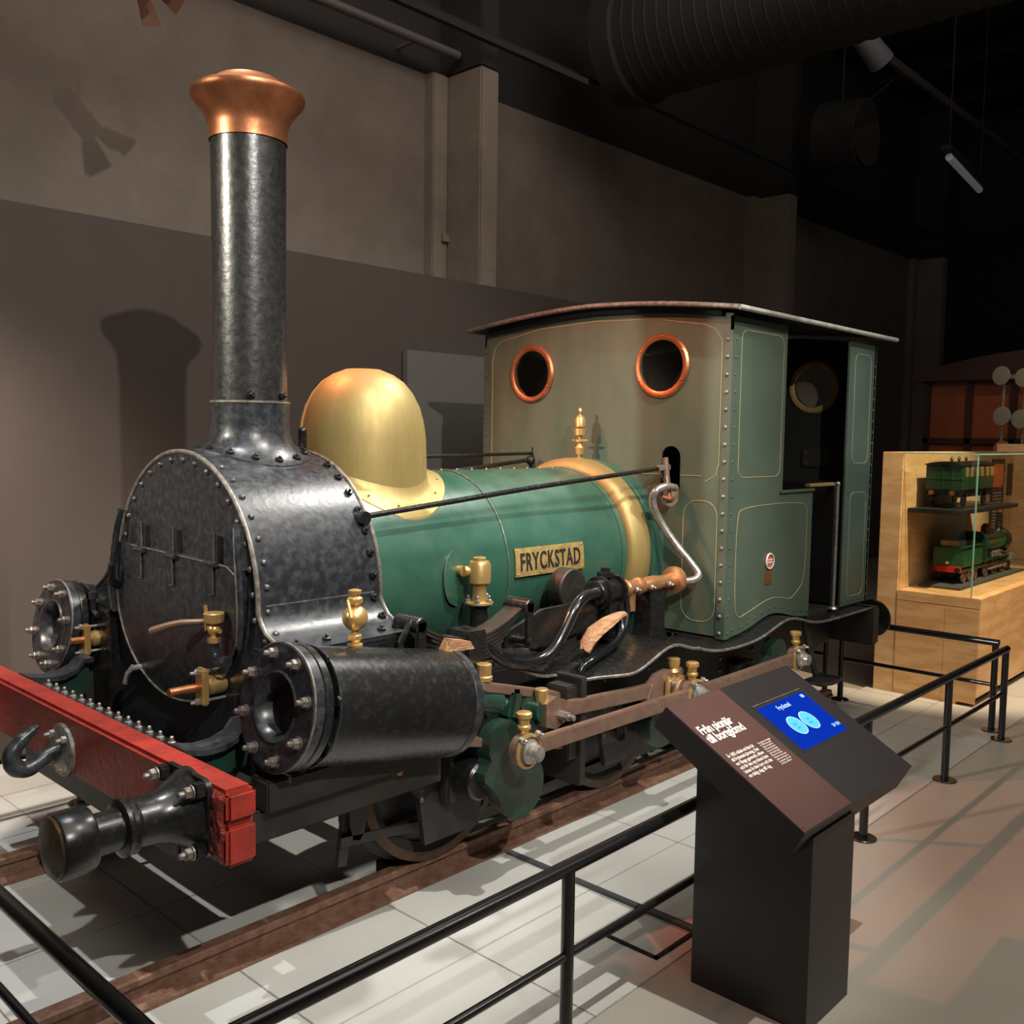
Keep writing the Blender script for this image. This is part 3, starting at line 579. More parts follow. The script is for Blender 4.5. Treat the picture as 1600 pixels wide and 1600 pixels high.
# ================= cylinders (inclined)
for s in (-1, 1):
    y = s*.85; A = Vector((.29, y, .922)); dx = Vector((1, 0, -.175)).normalized(); L = .72
    cy = P('cylinder', MB().cyl(A+dx*.10, A+dx*(L-.03), .188, n=48, bev=.004), BLK, 'black lagged steam cylinder')
    P('cylinder_flange', MB().cyl(A+dx*.045, A+dx*.075, .196, n=48, bev=.003), BLK, parent=cy)
    P('cylinder_flange', MB().cyl(A+dx*.10, A+dx*.108, .192, n=48, bev=.002), BLKW, parent=cy)
    P('rear_flange', MB().cyl(A+dx*(L-.035), A+dx*L, .192, n=48, bev=.004), BLKW, parent=cy)
    cv = P('cylinder_cover', MB().lathe([(.196, .04), (.196, .004), (.192, 0), (.112, 0), (.106, -.006), (.098, 0), (.085, .03), (.078, .05), (.001, .052)], A, dx, 48, caps=False), BLKW, 'round cylinder cover with recessed centre', parent=cy)
    P('cover_edge', MB().lathe([(.196, .002), (.1985, .004), (.1985, .008), (.196, .01)], A, dx, 48, caps=False), WORN, parent=cy)
    u, w, d = basis(dx)
    for k in range(8):
        a = 2*pi*(k+.5)/8+.12; p = A+(u*cos(a)+w*sin(a))*.162
        inst('cover_nut', M_NUT, p, -dx, cy, k)
        p = A+dx*.088+(u*cos(a)+w*sin(a))*.185; inst('hex_bolt', M_HEX, p+dx*.0, dx, cy)
    P('cylinder_drain', MB().tube([A+dx*.5+Vector((0, 0, -.18)), A+dx*.5+Vector((0, 0, -.25))], .012).cyl(A+dx*.5+Vector((0, 0, -.235)), A+dx*.5+Vector((0, 0, -.205)), .018, n=6), COPPER, 'copper drain cock', parent=cy)
    P('cylinder_drain', MB().tube([A+dx*.13+Vector((0, 0, -.18)), A+dx*.13+Vector((0, 0, -.27))], .012).cyl(A+dx*.13+Vector((0, 0, -.235)), A+dx*.13+Vector((0, 0, -.205)), .018, n=6), COPPER, 'copper drain cock', parent=cy)
    P('cylinder_saddle', MB().box(.40, .97, min(s*.52, s*.72), max(s*.52, s*.72), .60, 1.03, .01), BLK, parent=cy)
    # gland, crosshead, guides
    G = Vector((1.0, y, .798)); g2 = Vector((1, 0, -.2)).normalized()
    P('piston_rod', MB().cyl(G-g2*.02, G+g2*.45, .02, n=14), STEEL, 'bright piston rod')
    P('gland', MB().lathe([(.055, 0), (.055, .02), (.04, .025), (.038, .06)], G, g2, 20), STEEL)
    P('gland_casting', MB().obox(G+g2*.09, G+g2*.16, .10, .14, bev=.02).cyl(G+g2*.12, G+g2*.27, .045, n=16), GREEND, 'green gland casting')
    ub = [(1.03, y, .862), (1.69, y, .684)]; lb = [(1.03, y, .650), (1.69, y, .485)]
    gb = P('guide_bars', MB().obox(*ub, .06, .035, bev=.004), RODM, 'brown steel slide bar'); P('slide_bar', MB().obox(*lb, .06, .035, bev=.004), RODM)
    P('crosshead', MB().prism(smooth2([(-.10, .055), (-.03, .05), (.03, .045), (.10, .03), (.10, -.08), (.02, -.105), (-.06, -.095), (-.09, -.05)], 1), (1.45, y+s*.045, .69), X3, Z3, (0, -s*.09, 0)).cyl((1.45, y+s*.075, .69), (1.45, y+s*.02, .69), .045, n=20).obox((1.30, y, .735), (1.36, y, .72), .09, .12, bev=.015), GREEND, 'green crosshead')
    P('crosshead_cup', MB().cyl((1.45, y+s*.06, .715), (1.45, y+s*.06, .775), .024, .028, 16, .003).cyl((1.45, y+s*.06, .66), (1.45, y+s*.06, .72), .012), BRASS)
    P('guide_cup', MB().lathe([(.033, 0), (.033, .014), (.028, .018), (.030, .06), (.026, .062)], (1.19, y, .845), Z3, 16), BRASS, 'brass cap on the upper slide bar')
    P('guide_yoke', MB().box(1.67, 1.71, min(s*.73, s*.93), max(s*.73, s*.93), .33, .78, .004).box(1.60, 1.72, min(s*.80, s*.91), max(s*.80, s*.91), .68, .75, .006).box(1.62, 1.72, min(s*.80, s*.91), max(s*.80, s*.91), .44, .52, .006), DARK, 'upright slide bar bracket')
    # rods
    yc = s*.955; yo = s*1.02
    cr = P('connecting_rod', MB().obox((1.52, yc-s*.03, .675), (2.20, yc-s*.03, .635), .032, .062, bev=.004).prism([(1.50, .61), (1.60, .645), (1.60, .70), (1.50, .74), (1.44, .72), (1.44, .63)], (0, yc-s*.01, 0), X3, Z3, (0, -s*.04, 0)).prism([(2.12, .60), (2.16, .665), (2.21, .70), (2.30, .71), (2.30, .52), (2.21, .53)], (0, yc-s*.01, 0), X3, Z3, (0, -s*.045, 0)), RODM, 'brown steel connecting rod')
    P('rod_bolt', MB().cyl((1.52, yc-s*.02, .665), (1.52, yc+s*.04, .665), .018, n=6).cyl((1.52, yc+s*.04, .665), (1.52, yc+s*.065, .665), .011, n=10), STEEL, parent=cr)
    P('big_end', MB().cyl((2.345, yc-s*.07, .612), (2.345, yc+s*.03, .612), .062, n=28, bev=.006).box(2.27, 2.42, min(yc-s*.05, yc-s*.02), max(yc-s*.05, yc-s*.02), .53, .70, .008), RODM, parent=cr)
    P('big_end_ring', MB().lathe([(.062, 0), (.07, .002), (.07, .012), (.062, .014)], (2.345, yc-s*.02, .612), (0, s, 0), 28, caps=False).lathe([(.062, 0), (.07, .002), (.07, .012), (.062, .014)], (2.345, yc+s*.012, .612), (0, s, 0), 28, caps=False), BRASS, parent=cr)
    zc = .605
    co = P('coupling_rod', MB().obox((1.30, yo, zc+.005), (2.36, yo, zc-.005), .032, .062, bev=.004).obox((2.42, yo, zc-.005), (3.36, yo, zc), .032, .062, bev=.004), RODM, 'long brown steel coupling rod')
    for i, x in enumerate((1.24, 2.37, 3.37)):
        P('rod_end', MB().cyl((x, yo-s*.035, zc), (x, yo+s*.018, zc), .060, n=28, bev=.006), RODM, parent=co)
        P('rod_end_ring', MB().lathe([(.060, 0), (.066, .002), (.066, .010), (.055, .014)], (x, yo+s*.008, zc), (0, s, 0), 28, caps=False), BRASS, parent=co)
        P('crank_pin', MB().lathe([(.045, 0), (.045, .015), (.038, .02), (.034, .035), (.030, .038), (.028, .055), (.022, .058)], (x, yo+s*.016, zc), (0, s, 0), 24), STEEL, parent=co)
        P('oil_cup', MB().lathe([(.018, .045), (.018, .075), (.026, .08), (.026, .09), (.020, .095), (.022, .12), (.030, .122), (.030, .138), (.024, .142)], (x, yo-s*.01, zc), Z3, 18), BRASS, parent=co)
        inst('steel_bolt', M_HEXS, (x+.05, yo+s*.01, zc+.055), (0, s, 0), co); inst('steel_bolt', M_HEXS, (x-.04, yo+s*.01, zc+.05), (0, s, 0), co)
    inst('steel_bolt', M_HEXS, (2.27, yc+s*.01, .66), (0, s, 0), cr)
    P('big_end_cup', MB().lathe([(.02, .05), (.02, .08), (.03, .085), (.022, .10), (.03, .12), (.03, .145), (.024, .147)], (2.33, yc-s*.02, .612), Z3, 16).box(2.235, 2.26, min(yc, yc+s*.015), max(yc, yc+s*.015), .53, .69, .004), BRASS, parent=cr)
    # cranks
    for i, x in enumerate((1.17, 2.27, 3.27)):
        px = x+(.07 if i == 0 else .1)
        if i == 0:
            o_ = circ(px-.0, .605, .088, 18, radians(-10), radians(215))+[(x-.055, .50), (x+.01, .44)]+circ(x+.165, .418, .125, 22, radians(190), radians(410))
            o_ = smooth2(o_, 1)
        else:
            o_ = smooth2(circ(px, .605, .085, 14, radians(-30), radians(180))+[(x-.1, .50), (x-.08, .38), (x+.02, .34), (x+.12, .40)], 1)
        P('crank', MB().prism(o_, (0, yc-s*.035, 0), X3, Z3, (0, -s*.065, 0)), GREEND, 'rounded green outside crank')
        P('crank_hub', MB().cyl((x, s*.73, .468), (x, yc-s*.08, .468), .075, n=24, bev=.01), BLK)
    # springs
    ysp = s*.76
    for (xb, dz) in ((1.185, 0),):
        sp = P('spring_buckle', MB().box(xb-.05, xb+.05, ysp-.06, ysp+.06, .885, 1.025, .006).cyl((xb, ysp, 1.02), (xb, ysp, 1.03), .014, n=6), BLK, 'black leaf spring with buckle')
        for k in range(7):
            h = .27-.028*k; z = 1.0-.0145*k
            pts = [(xb+h*t, ysp, z+.085*(h*t/.27)**2) for t in [-1+i/6 for i in range(13)]]
            mbp = MB(); r0 = []
            for p in pts: r0 += [(p[0], p[1]-.045, p[2]), (p[0], p[1]+.045, p[2]), (p[0], p[1]+.045, p[2]-.0105), (p[0], p[1]-.045, p[2]-.0105)]
            m = len(pts); fs = [(4*i+q, 4*i+(q+1) % 4, 4*i+4+(q+1) % 4, 4*i+4+q) for i in range(m-1) for q in range(4)]+[(0, 1, 2, 3), (4*m-4, 4*m-1, 4*m-2, 4*m-3)]
            P('leaf', mbp.add(r0, fs), DARK, parent=sp)
        for e_ in (-1, 1): P('spring_eye', MB().cyl((xb+e_*.285, ysp-.07, 1.085), (xb+e_*.285, ysp+.06, 1.085), .028, n=16, bev=.004), BLK, parent=sp)
        P('shackle', MB().box(xb-.305, xb-.262, ysp-.07, ysp-.055, .94, 1.10, .004).tube([(xb-.28, ysp-.03, .96), (xb-.34, ysp-.03, .96), (xb-.35, ysp-.03, 1.03), (xb-.30, ysp-.03, 1.10)], .012), BLK, parent=sp)
        P('shackle', MB().box(xb+.262, xb+.305, ysp-.07, ysp-.055, .92, 1.10, .004).cyl((xb+.285, ysp-.08, .94), (xb+.285, ysp+.03, .94), .018, n=12), BLK, parent=sp)
    P('equalising_lever', MB().prism([(1.45, .90), (1.45, .96), (1.68, 1.03), (2.05, 1.035), (2.05, .92), (1.70, .87)], (0, s*.71, 0), X3, Z3, (0, -s*.02, 0)), BLK, 'tapered black equalising lever')
    P('frame_stay', MB().box(1.70, 1.95, min(s*.66, s*.68), max(s*.66, s*.68), .74, .98, .01), DARK)
# ---- oil cup on cylinder
oc = P('cylinder_lubricator', MB().lathe([(.026, 0), (.026, .012), (.012, .016), (.022, .028), (.022, .042), (.012, .052), (.012, .06)], (.63, -.80, 1.045), Z3, 20).sphere((.63, -.80, 1.145), .043, 28, 18).lathe([(.012, .14), (.026, .152), (.026, .166), (.012, .176), (.020, .18), (.022, .192), (.010, .196)], (.63, -.80, 1.045), Z3, 20), BRASS, 'brass ball lubricator on the near cylinder')
P('tap_handle', MB().obox((.60, -.82, 1.082), (.55, -.87, 1.10), .008, .018, bev=.002).obox((.60, -.80, 1.205), (.57, -.86, 1.155), .008, .018, bev=.002).cyl((.655, -.78, 1.205), (.60, -.82, 1.205), .009).cyl((.655, -.78, 1.08), (.60, -.82, 1.08), .009), BRASS, parent=oc)
# ---- check valve
vx, vy = 1.495, -.515
cv = P('check_valve', MB().lathe([(.060, 0), (.060, .008), (.05, .01), (.030, .012), (.032, .07), (.034, .085), (.048, .09), (.048, .165), (.040, .18), (.028, .182), (.028, .194), (.022, .197)], (vx, vy, 1.052), Z3, 24).cyl((vx-.06, vy+.03, 1.19), (vx, vy+.01, 1.19), .022, n=14).cyl((vx-.055, vy+.035, 1.19), (vx-.055, -.42, 1.19), .022, n=14), BRASS, 'brass check valve on the boiler side')
for k in range(5): a = 2*pi*k/5; inst('steel_bolt', M_HEXS, (vx+.046*cos(a), vy+.046*sin(a), 1.058), Z3, cv)
P('valve_pedestal', MB().lathe([(.055, 0), (.035, -.02), (.042, -.1), (.05, -.2), (.07, -.26)], (vx, vy, 1.052), Z3, 20), BLK, parent=cv)
# ---- pump and pipes
P('eccentric_disc', MB().cyl((2.05, -.49, 1.06), (2.05, -.57, 1.06), .095, n=32, bev=.006), DARK, 'round dark iron disc beside the boiler')
P('valve_chest', MB().cyl((2.02, -.71, 1.06), (2.24, -.68, 1.05), .056, n=24, bev=.004).cyl((2.06, -.705, 1.058), (2.075, -.703, 1.058), .074, n=24).cyl((2.19, -.685, 1.052), (2.206, -.683, 1.052), .076, n=24).box(2.10, 2.20, -.73, -.62, .84, 1.02, .01).cyl((2.13, -.69, 1.11), (2.13, -.69, 1.165), .024, n=6).cyl((2.13, -.69, 1.125), (2.13, -.69, 1.145), .04, n=20), BLK, 'black injector valve body')
P('injector', MB().lathe([(.035, 0), (.035, .05), (.040, .055), (.040, .07), (.033, .075), (.033, .15), (.042, .155), (.042, .18), (.030, .2), (.038, .24), (.040, .30), (.034, .34), (.036, .46), (.068, .465), (.068, .49), (.03, .495)], (2.24, -.68, 1.05), Vector((1, .02, -.005)), 24).cyl((2.34, -.68, 1.05), (2.34, -.68, .94), .024), BRASSR, 'copper and brass injector barrel')
for x in (2.33, 2.45, 2.60): inst('steel_bolt', M_HEXS, (x, -.715, 1.045), (0, -1, 0), LO)
P('pump_stand', MB().prism([(-.085, 0), (.095, 0), (.06, .07), (.055, .20), (.085, .255), (-.07, .255), (-.055, .10)], (2.54, -.70, .76), X3, Z3, (0, .10, 0)), BLK, 'flared cast iron pump stand')
P('suction_pipe', MB().tube([(1.25, -.78, .97), (1.32, -.79, .90), (1.42, -.80, .855), (1.54, -.80, .84), (1.65, -.80, .875), (1.73, -.79, .95), (1.80, -.78, 1.03), (1.89, -.76, 1.07), (2.02, -.73, 1.065)], .025, 16, smooth=2), GLOSS, 'thick glossy black S-shaped pipe')
P('feed_pipe', MB().tube([(1.78, -.82, .72), (1.80, -.82, .78), (1.87, -.83, .81), (2.02, -.81, .835), (2.14, -.78, .86), (2.18, -.75, .92), (2.19, -.73, 1.0)], .018, 14, smooth=2), GLOSS, 'thin glossy black bent pipe')
P('drop_pipe', MB().tube([(2.21, -.70, 1.10), (2.24, -.74, 1.0), (2.20, -.76, .88), (2.10, -.77, .82)], .014, 12, smooth=2), GLOSS)
P('steam_pipe', MB().tube([(2.86, -.57, 1.50), (2.78, -.56, 1.515), (2.72, -.53, 1.48), (2.74, -.512, 1.42), (2.78, -.525, 1.34), (2.82, -.605, 1.215), (2.84, -.695, 1.12), (2.85, -.74, 1.065), (2.81, -.72, 1.035), (2.72, -.67, 1.047)], .0195, 14, smooth=2), STEEL, 'polished steam pipe descending past the cab front')
# cab step
P('cab_step', MB().tube([(3.70, -.90, .74), (3.72, -.92, .60), (3.80, -.93, .42)], .018, smooth=1).tube([(3.73, -.90, .385), (3.76, -1.02, .385), (3.96, -1.02, .385), (3.98, -.96, .385), (3.98, -.86, .385)], .009, smooth=1).box(3.74, 3.97, -1.01, -.86, .375, .383), DARK, 'hanging iron cab step')
# brake rigging
P('brake_pull_rod', MB().obox((.70, -.62, .30), (1.35, -.62, .22), .02, .035).obox((1.3, -.60, .19), (3.2, -.60, .20), .02, .05), DARK, 'long brake pull rod')
for x in (.72, 1.68, 2.78): P('brake_hanger', MB().obox((x+.05, -.60, .55), (x, -.60, .20), .02, .04, up=(1, 0, 0)).prism(smooth2([(-.03, -.1), (.03, -.12), (.05, 0), (.03, .12), (-.03, .1)], 1), (x+.05, -.63, .40), X3, Z3, (0, .07, 0)), DARK)
P('ashpan', MB().box(1.5, 3.1, -.42, .42, .28, .72, .01), BLACKM)
# ================= buffer beam
bb = P('buffer_beam', MB().box(0, .095, -1.05, 1.05, .572, .787, .012), RED, 'thick red timber buffer beam')
fr_ = random.Random(3); ch_ = MB()
b = bmesh.new(); bmesh.ops.create_grid(b, x_segments=14, y_segments=14, size=.5)
P('split_end', MB().box(.002, .093, -1.066, -1.045, .70, .783, .010).box(.002, .093, -1.062, -1.045, .575, .688, .010), RED, parent=bb)
cm = MB(); gx, gz = 10, 12; vv = []
for i in range(gx+1):
    for j in range(gz+1):
        e = min(i, gx-i, j, gz-j); y = -1.03+i*.0075*1.0; z = .60+j*.015
        vv.append((-.002-(.010*fr_.random() if e > 0 else -.004), -1.045+i*.0085+.01*sin(j), z+.004*fr_.uniform(-1, 1)))
cm.add(vv, [(i*(gz+1)+j, (i+1)*(gz+1)+j, (i+1)*(gz+1)+j+1, i*(gz+1)+j+1) for i in range(gx) for j in range(gz)])
P('chipped_corner', cm, REDCH, parent=bb, label='splintered corner of the beam')
b.free()
# hook
hp = P('hook_plate', MB().lathe([(.092, 0), (.092, .012), (.086, .016), (.001, .016)], (0, .0, .655), (-1, 0, 0), 32, caps=False), WORN, 'oval iron hook plate', parent=None)
hk = P('drawbar_hook', MB().tube([(.0, .0, .66), (-.05, .0, .655), (-.09, .0, .628), (-.13, .0, .612), (-.165, .0, .632), (-.175, .0, .67), (-.155, .0, .705), (-.115, .0, .735), (-.085, .0, .755)], [.020, .021, .024, .028, .030, .028, .024, .017, .009], 14, smooth=2), BLKW, 'forged iron coupling hook')
for dy, dz in ((.05, .05), (-.05, .05), (.05, -.05), (-.05, -.05)): inst('steel_bolt', M_HEXS, (-.016, dy, .655+dz), (-1, 0, 0), hp)
# buffers
for s in (-1, 1):
    y = s*.87; z = .695
    bf = P('buffer', MB().lathe([(.118, 0), (.118, .012), (.112, .018), (.105, .03), (.088, .06), (.074, .09), (.069, .12), (.067, .165), (.073, .17), (.077, .178), (.073, .188), (.078, .195), (.078, .205), (.068, .21)], (0, y, z), (-1, 0, 0), 40), BLK, 'black cast buffer')
    P('buffer_plate', MB().prism(rrect(-.125, .125, -.11, .11, .03), (-.001, y, z), Y3, Z3, (-.016, 0, 0)), BLK, parent=bf)
    P('buffer_head', MB().lathe([(.056, .2), (.056, .285), (.083, .288), (.087, .295), (.087, .37), (.083, .376)], (0, y, z), (-1, 0, 0), 40), BLK, parent=bf)
    P('buffer_face', MB().lathe([(.082, .374), (.078, .382), (.04, .388), (.001, .389)], (0, y, z), (-1, 0, 0), 40, caps=False), mat('greasy_wood_face', (.05, .03, .015), .3, c2=(.30, .15, .04), scale=14, lo=.55, hi=.7), parent=bf, label='worn wooden buffer face')
    for dy in (-.10, .10):
        for dz in (-.085, .085):
            P('buffer_lug', MB().box(-.05, -.012, y+dy-.02, y+dy+.02, z+dz-.02, z+dz+.02, .006), BLK, parent=bf)
            inst('cover_nut', M_NUT, (-.05, y+dy, z+dz), (-1, 0, 0), bf)
# rear beam + buffers
P('rear_beam', MB().box(4.45, 4.55, -.98, .98, .50, .735, .01), DARK, 'black rear buffer beam')
for s in (-1, 1): P('rear_buffer', MB().lathe([(.11, 0), (.07, .03), (.055, .1), (.055, .16), (.12, .17), (.12, .19), (.08, .2)], (4.55, s*.86, .62), X3, 32), BLK)
# ================= loose things on loco
solo('firewood_log', MB().tube([(1.80, -.84, .855), (1.83, -.83, .89), (1.90, -.82, .925), (1.99, -.81, .95), (2.08, -.80, .965), (2.13, -.80, .965)], [.02, .034, .038, .036, .03, .02], 9, flat=.6).jag(.006), WOODL, 'rough split piece of pale firewood lying on the running board under the black pipes', 'wood', loc=(1.83, -.8, .80))
solo('wood_wedge', MB().prism([(0, 0), (.14, -.005), (.12, .025), (.03, .045)], (.97, -.88, .985), X3, Z3, (0, .045, .0)), WOODL, 'small pale wooden wedge tucked between cylinder and leaf spring', 'wood', loc=(.97, -.86, .94))
# ================= rails
rprof = [(-.06, 0), (.06, 0), (.06, .012), (.012, .026), (.009, .065), (.028, .072), (.028, .091), (.022, .096), (-.022, .096), (-.028, .091), (-.028, .072), (-.009, .065), (-.012, .026), (-.06, .012)]
for s, nm in ((-1, 'rusty brown rail on the near side, under the coupling rods'), (1, 'rusty rail on the far side, passing behind the front buffer')):
    solo('rail', MB().prism(rprof, (-2.2, s*.577, 0), Y3, Z3, (6.95, 0, 0)), RAILM, nm, 'rail', loc=(0, s*.577, 0))
solo('wheel_chock', MB().prism([(0, 0), (.16, 0), (.16, .03), (.06, .07), (0, .07)], (1.02, -.50, .001), X3, Z3, (0, .07, 0)), BLACKM, 'small black wheel chock beside the front wheel', 'chock', loc=(1.02, -.5, 0))
# ================= fences
def fence(label, p0, p1, posts, z=.545, low=.285, r=.021):
    d = (Vector(p1)-Vector(p0)).normalized(); T = thing('metal_fence', label, 'fence', (posts[0][0], posts[0][1], 0), 'low black barrier fences around the track')
    P('handrail', MB().cyl((p0[0], p0[1], z), (p1[0], p1[1], z), r, n=20, bev=.003), FENCE, parent=T)
    P('lower_rail', MB().cyl((p0[0], p0[1], low), (p1[0], p1[1], low), .0125, n=12), FENCE, parent=T)
    for x, y in posts:
        q = P('post', MB().cyl((x, y, .006), (x, y, z), .019, n=18), FENCE, parent=T)
        P('base_plate', MB().cyl((x, y, 0), (x, y, .008), .058, n=28, bev=.002).sphere((x+.04, y, .008), .007, 8, 5).sphere((x-.04, y, .008), .007, 8, 5), FENCE, parent=q)
fence('long low black fence in front of the locomotive, beside the information stand', (-.52, -1.66), (4.76, -1.66), [(-.30, -1.66), (.72, -1.66), (1.74, -1.66), (2.77, -1.66), (3.79, -1.66), (4.74, -1.66)])
fence('low black fence across the track end in front of the plywood display case', (4.89, -1.58), (4.89, -.58), [(4.89, -1.56), (4.89, -.60)])
fence('low black fence segment behind the cab end, beyond the wooden case fence', (4.93, -.47), (4.93, 1.1), [(4.93, -.47), (4.93, .5)])
fence('low black fence on the far side behind the red buffer beam', (-.45, 1.145), (4.8, 1.145), [(-.4, 1.145), (.52, 1.145), (1.5, 1.145), (2.5, 1.145), (3.5, 1.145), (4.7, 1.145)])
fence('low black fence crossing in front of the buffers at the bottom left', (-.455, -1.62), (-.455, 1.1), [(-.455, -1.5), (-.455, -.1), (-.455, .95)])
# ================= information stand
IS = thing('information_stand', 'dark angled information lectern with a blue touch screen in front of the locomotive', 'stand', (1.42, -1.93, 0))
P('column', MB().prism([(-2.122, 0), (-2.122, .60), (-2.09, .575), (-1.727, .775), (-1.727, 0)], (1.272, 0, 0), Y3, Z3, (.288, 0, 0)), STAND, parent=IS)
e1 = Vector((0, -.476, -.267)).normalized(); nn = Vector((0, -.267, .476)).normalized(); TP = Vector((1.18, -1.663, .911)); KS = .965
side = [(-1.663, .911), (-2.139, .644), (-2.09, .556), (-1.621, .841)]
hd = P('head', MB().prism(side, (1.18, 0, 0), Y3, Z3, (.80, 0, 0)), STAND, parent=IS, label='wedge-shaped charcoal top')
def tp(a, b, h=0): return TP+Vector((1, 0, 0))*a*KS+e1*b*.948+nn*h
bx = tp(0, 0)
def slab(a0, a1, b0, b1, h0, h1): return MB().prism([(a0*KS, b0*.948), (a1*KS, b0*.948), (a1*KS, b1*.948), (a0*KS, b1*.948)], tp(0, 0, h0), X3, e1, nn*(h1-h0))
tp_ = P('text_panel', slab(.002, .325, .003, .572, 0, .003), STANDP, parent=IS, label='brown printed text panel')
sc = P('touch_screen', slab(.381, .735, .122, .352, 0, .0012), BLACKM, parent=IS, label='black framed touch screen')
P('display', slab(.388, .728, .132, .345, .0012, .002), SCR, parent=sc, label='glowing blue display')
P('screen_edge', slab(.381, .735, .116, .120, 0, .003), WORN, parent=sc)
U, Wv = Vector(X3), -e1
text('headline', 'Från pionjär', .046, tp(.022, .147, .0032), U, Wv, WHT, tp_, fit=.187, depth=.0004, bold=.0012, sp=.93)
text('headline', 'till bortglömd', .046, tp(.020, .187, .0032), U, Wv, WHT, tp_, fit=.212, depth=.0004, bold=.0012, sp=.93)
for k, t in enumerate(('År 1855 rullade ett litet lok', 'till Frykstads järnväg. Det', 'var länge gammalt, sliten', 'och för den nya tidens bana', 'lokets liv blev kort och det', 'en tidig väg till sig')):
    text('body_text', t, .0175, tp(.026, .257+k*.0178, .0032), U, Wv, WHT, tp_, fit=(.156, .160, .165, .165, .165, .130)[k], depth=.0003, bold=.0003)
for k, t in enumerate(('From pioneer to forgotten', 'In 1855 the small', 'engine was built for', 'the narrow line in', 'the west of Sweden', 'and worked a short', 'life on the railway', 'before it was set', 'aside and kept in', 'a museum as one', 'of the oldest')):
    text('body_text', t, .0098, tp(.215, .256+k*.0099, .0032), U, Wv, WHT, tp_, fit=(.075 if k in (0, 7, 8, 9) else .066), depth=.0003)
for a, b in ((.015, .012), (.31, .012), (.015, .56), (.31, .56)): P('panel_screw', MB().sphere(tp(a, b, .003), .004, 8, 5), COPPER, parent=tp_)
text('screen_title', 'Fryckstad', .028, tp(.495, .170, .0022), U, Wv, SCRW, sc, fit=.085, depth=.0002)
def disc(a, b, r, h, m, nme): return P(nme, MB().lathe([(r, 0), (r, .0004)], tp(a, b, h), nn, 36), m, parent=sc)
for a in (.497, .588): disc(a, .250, .041, .002, SCRW, 'button_ring'); disc(a, .250, .038, .0023, SCRB, 'button')
text('button_text', 'Läs', .016, tp(.480, .248, .0028), U, Wv, SCRD, sc, depth=.0001); text('button_text', 'Se', .016, tp(.578, .248, .0028), U, Wv, SCRD, sc, depth=.0001)
text('button_text', 'mer', .013, tp(.480, .266, .0028), U, Wv, SCRD, sc, depth=.0001); text('button_text', 'film', .013, tp(.573, .266, .0028), U, Wv, SCRD, sc, depth=.0001)
text('corner_mark', '88', .022, tp(.69, .158, .0022), U, Wv, SCRW, sc, depth=.0002); text('corner_mark', 'SV EN', .02, tp(.672, .315, .0022), U, Wv, SCRW, sc, depth=.0002)
solo('cable_cover', MB().prism([(-.018, 0), (-.012, .010), (.012, .010), (.018, 0)], (1.555, -.645, .0), X3, Z3, (0, -1.02, 0)), mat('grey_cable_cover', (.12, .125, .13), .35, .5), 'thin grey cable cover strip running on the floor from the rail to the stand', 'cable cover', loc=(1.555, -1.1, 0))
hf = MB()
for a in ((1.30, 1.58, -1.365, -1.35), (1.30, 1.58, -1.575, -1.56), (1.30, 1.315, -1.575, -1.35), (1.565, 1.58, -1.575, -1.35)): hf.box(*a, 0.0005, .006)
solo('floor_hatch_frame', hf, BLACKM, 'thin black square frame of a floor hatch next to the information stand', 'frame', loc=(1.44, -1.46, 0))
# ================= display case
DC = thing('display_case', 'plywood and glass display case holding two green railway models', 'display case', (6.4, -1.0, 0))
X0, XE = 5.352, 7.95
P('plinth', MB().box(X0, XE, -1.325, -.778, .06, .728, .003).box(X0+.0, X0+.06, -1.20, -.778, 0, .06), PLY, parent=DC, label='pale plywood plinth')
P('plinth_foot', MB().box(X0+.05, XE, -1.27, -.80, 0, .06), BLACKM, parent=DC)
P('side_tower', MB().box(X0, XE, -.777, -.635, 0, 1.683, .002), PLY2, parent=DC, label='full-height plywood back wall')
P('front_board', MB().box(X0-.004, X0, -1.325, -.779, .66, .727, .001).box(X0-.004, X0, -1.10, -.779, .03, .655, .001).box(X0-.004, X0, -1.322, -1.103, .02, .655, .001), PLY, parent=DC)
P('inner_wall', MB().box(X0+.02, X0+.20, -.782, -.777, .73, 1.55, .001), PLY, parent=DC)
P('glass_front', MB().box(X0+.004, X0+.010, -1.26, -.78, .729, 1.675), GLASS, parent=DC)
P('glass_side', MB().box(X0+.004, 7.9, -1.263, -1.257, .729, 1.675), GLASS, parent=DC)
P('glass_lid', MB().box(X0+.004, 7.9, -1.263, -.78, 1.676, 1.682), GLASS, parent=DC)
P('glass_edge', MB().box(X0+.001, X0+.008, -1.266, -1.258, .729, 1.683).box(X0, X0+.006, -1.26, -.78, 1.674, 1.683).box(X0, 7.9, -1.266, -1.26, 1.675, 1.683), GLASSE, parent=DC)
P('end_panel', MB().box(7.9, 7.94, -1.33, -.63, .73, 1.75, .003), PLY2, parent=DC)
P('shelf', MB().box(5.45, 6.75, -1.14, -.785, 1.265, 1.295, .003), STAND, parent=DC, label='dark grey model shelf')
P('label_strip', MB().box(7.28, 7.62, -.784, -.778, .80, 1.62, .001), STAND, parent=DC, label='dark printed label strip')
P('label_strip', MB().box(7.72, 7.86, -.784, -.778, 1.30, 1.58, .001), STAND, parent=DC)
for k in range(13): P('print_line', MB().box(7.33, 7.56, -.786, -.783, 1.33-k*.026, 1.337-k*.026), WHT, parent=DC)
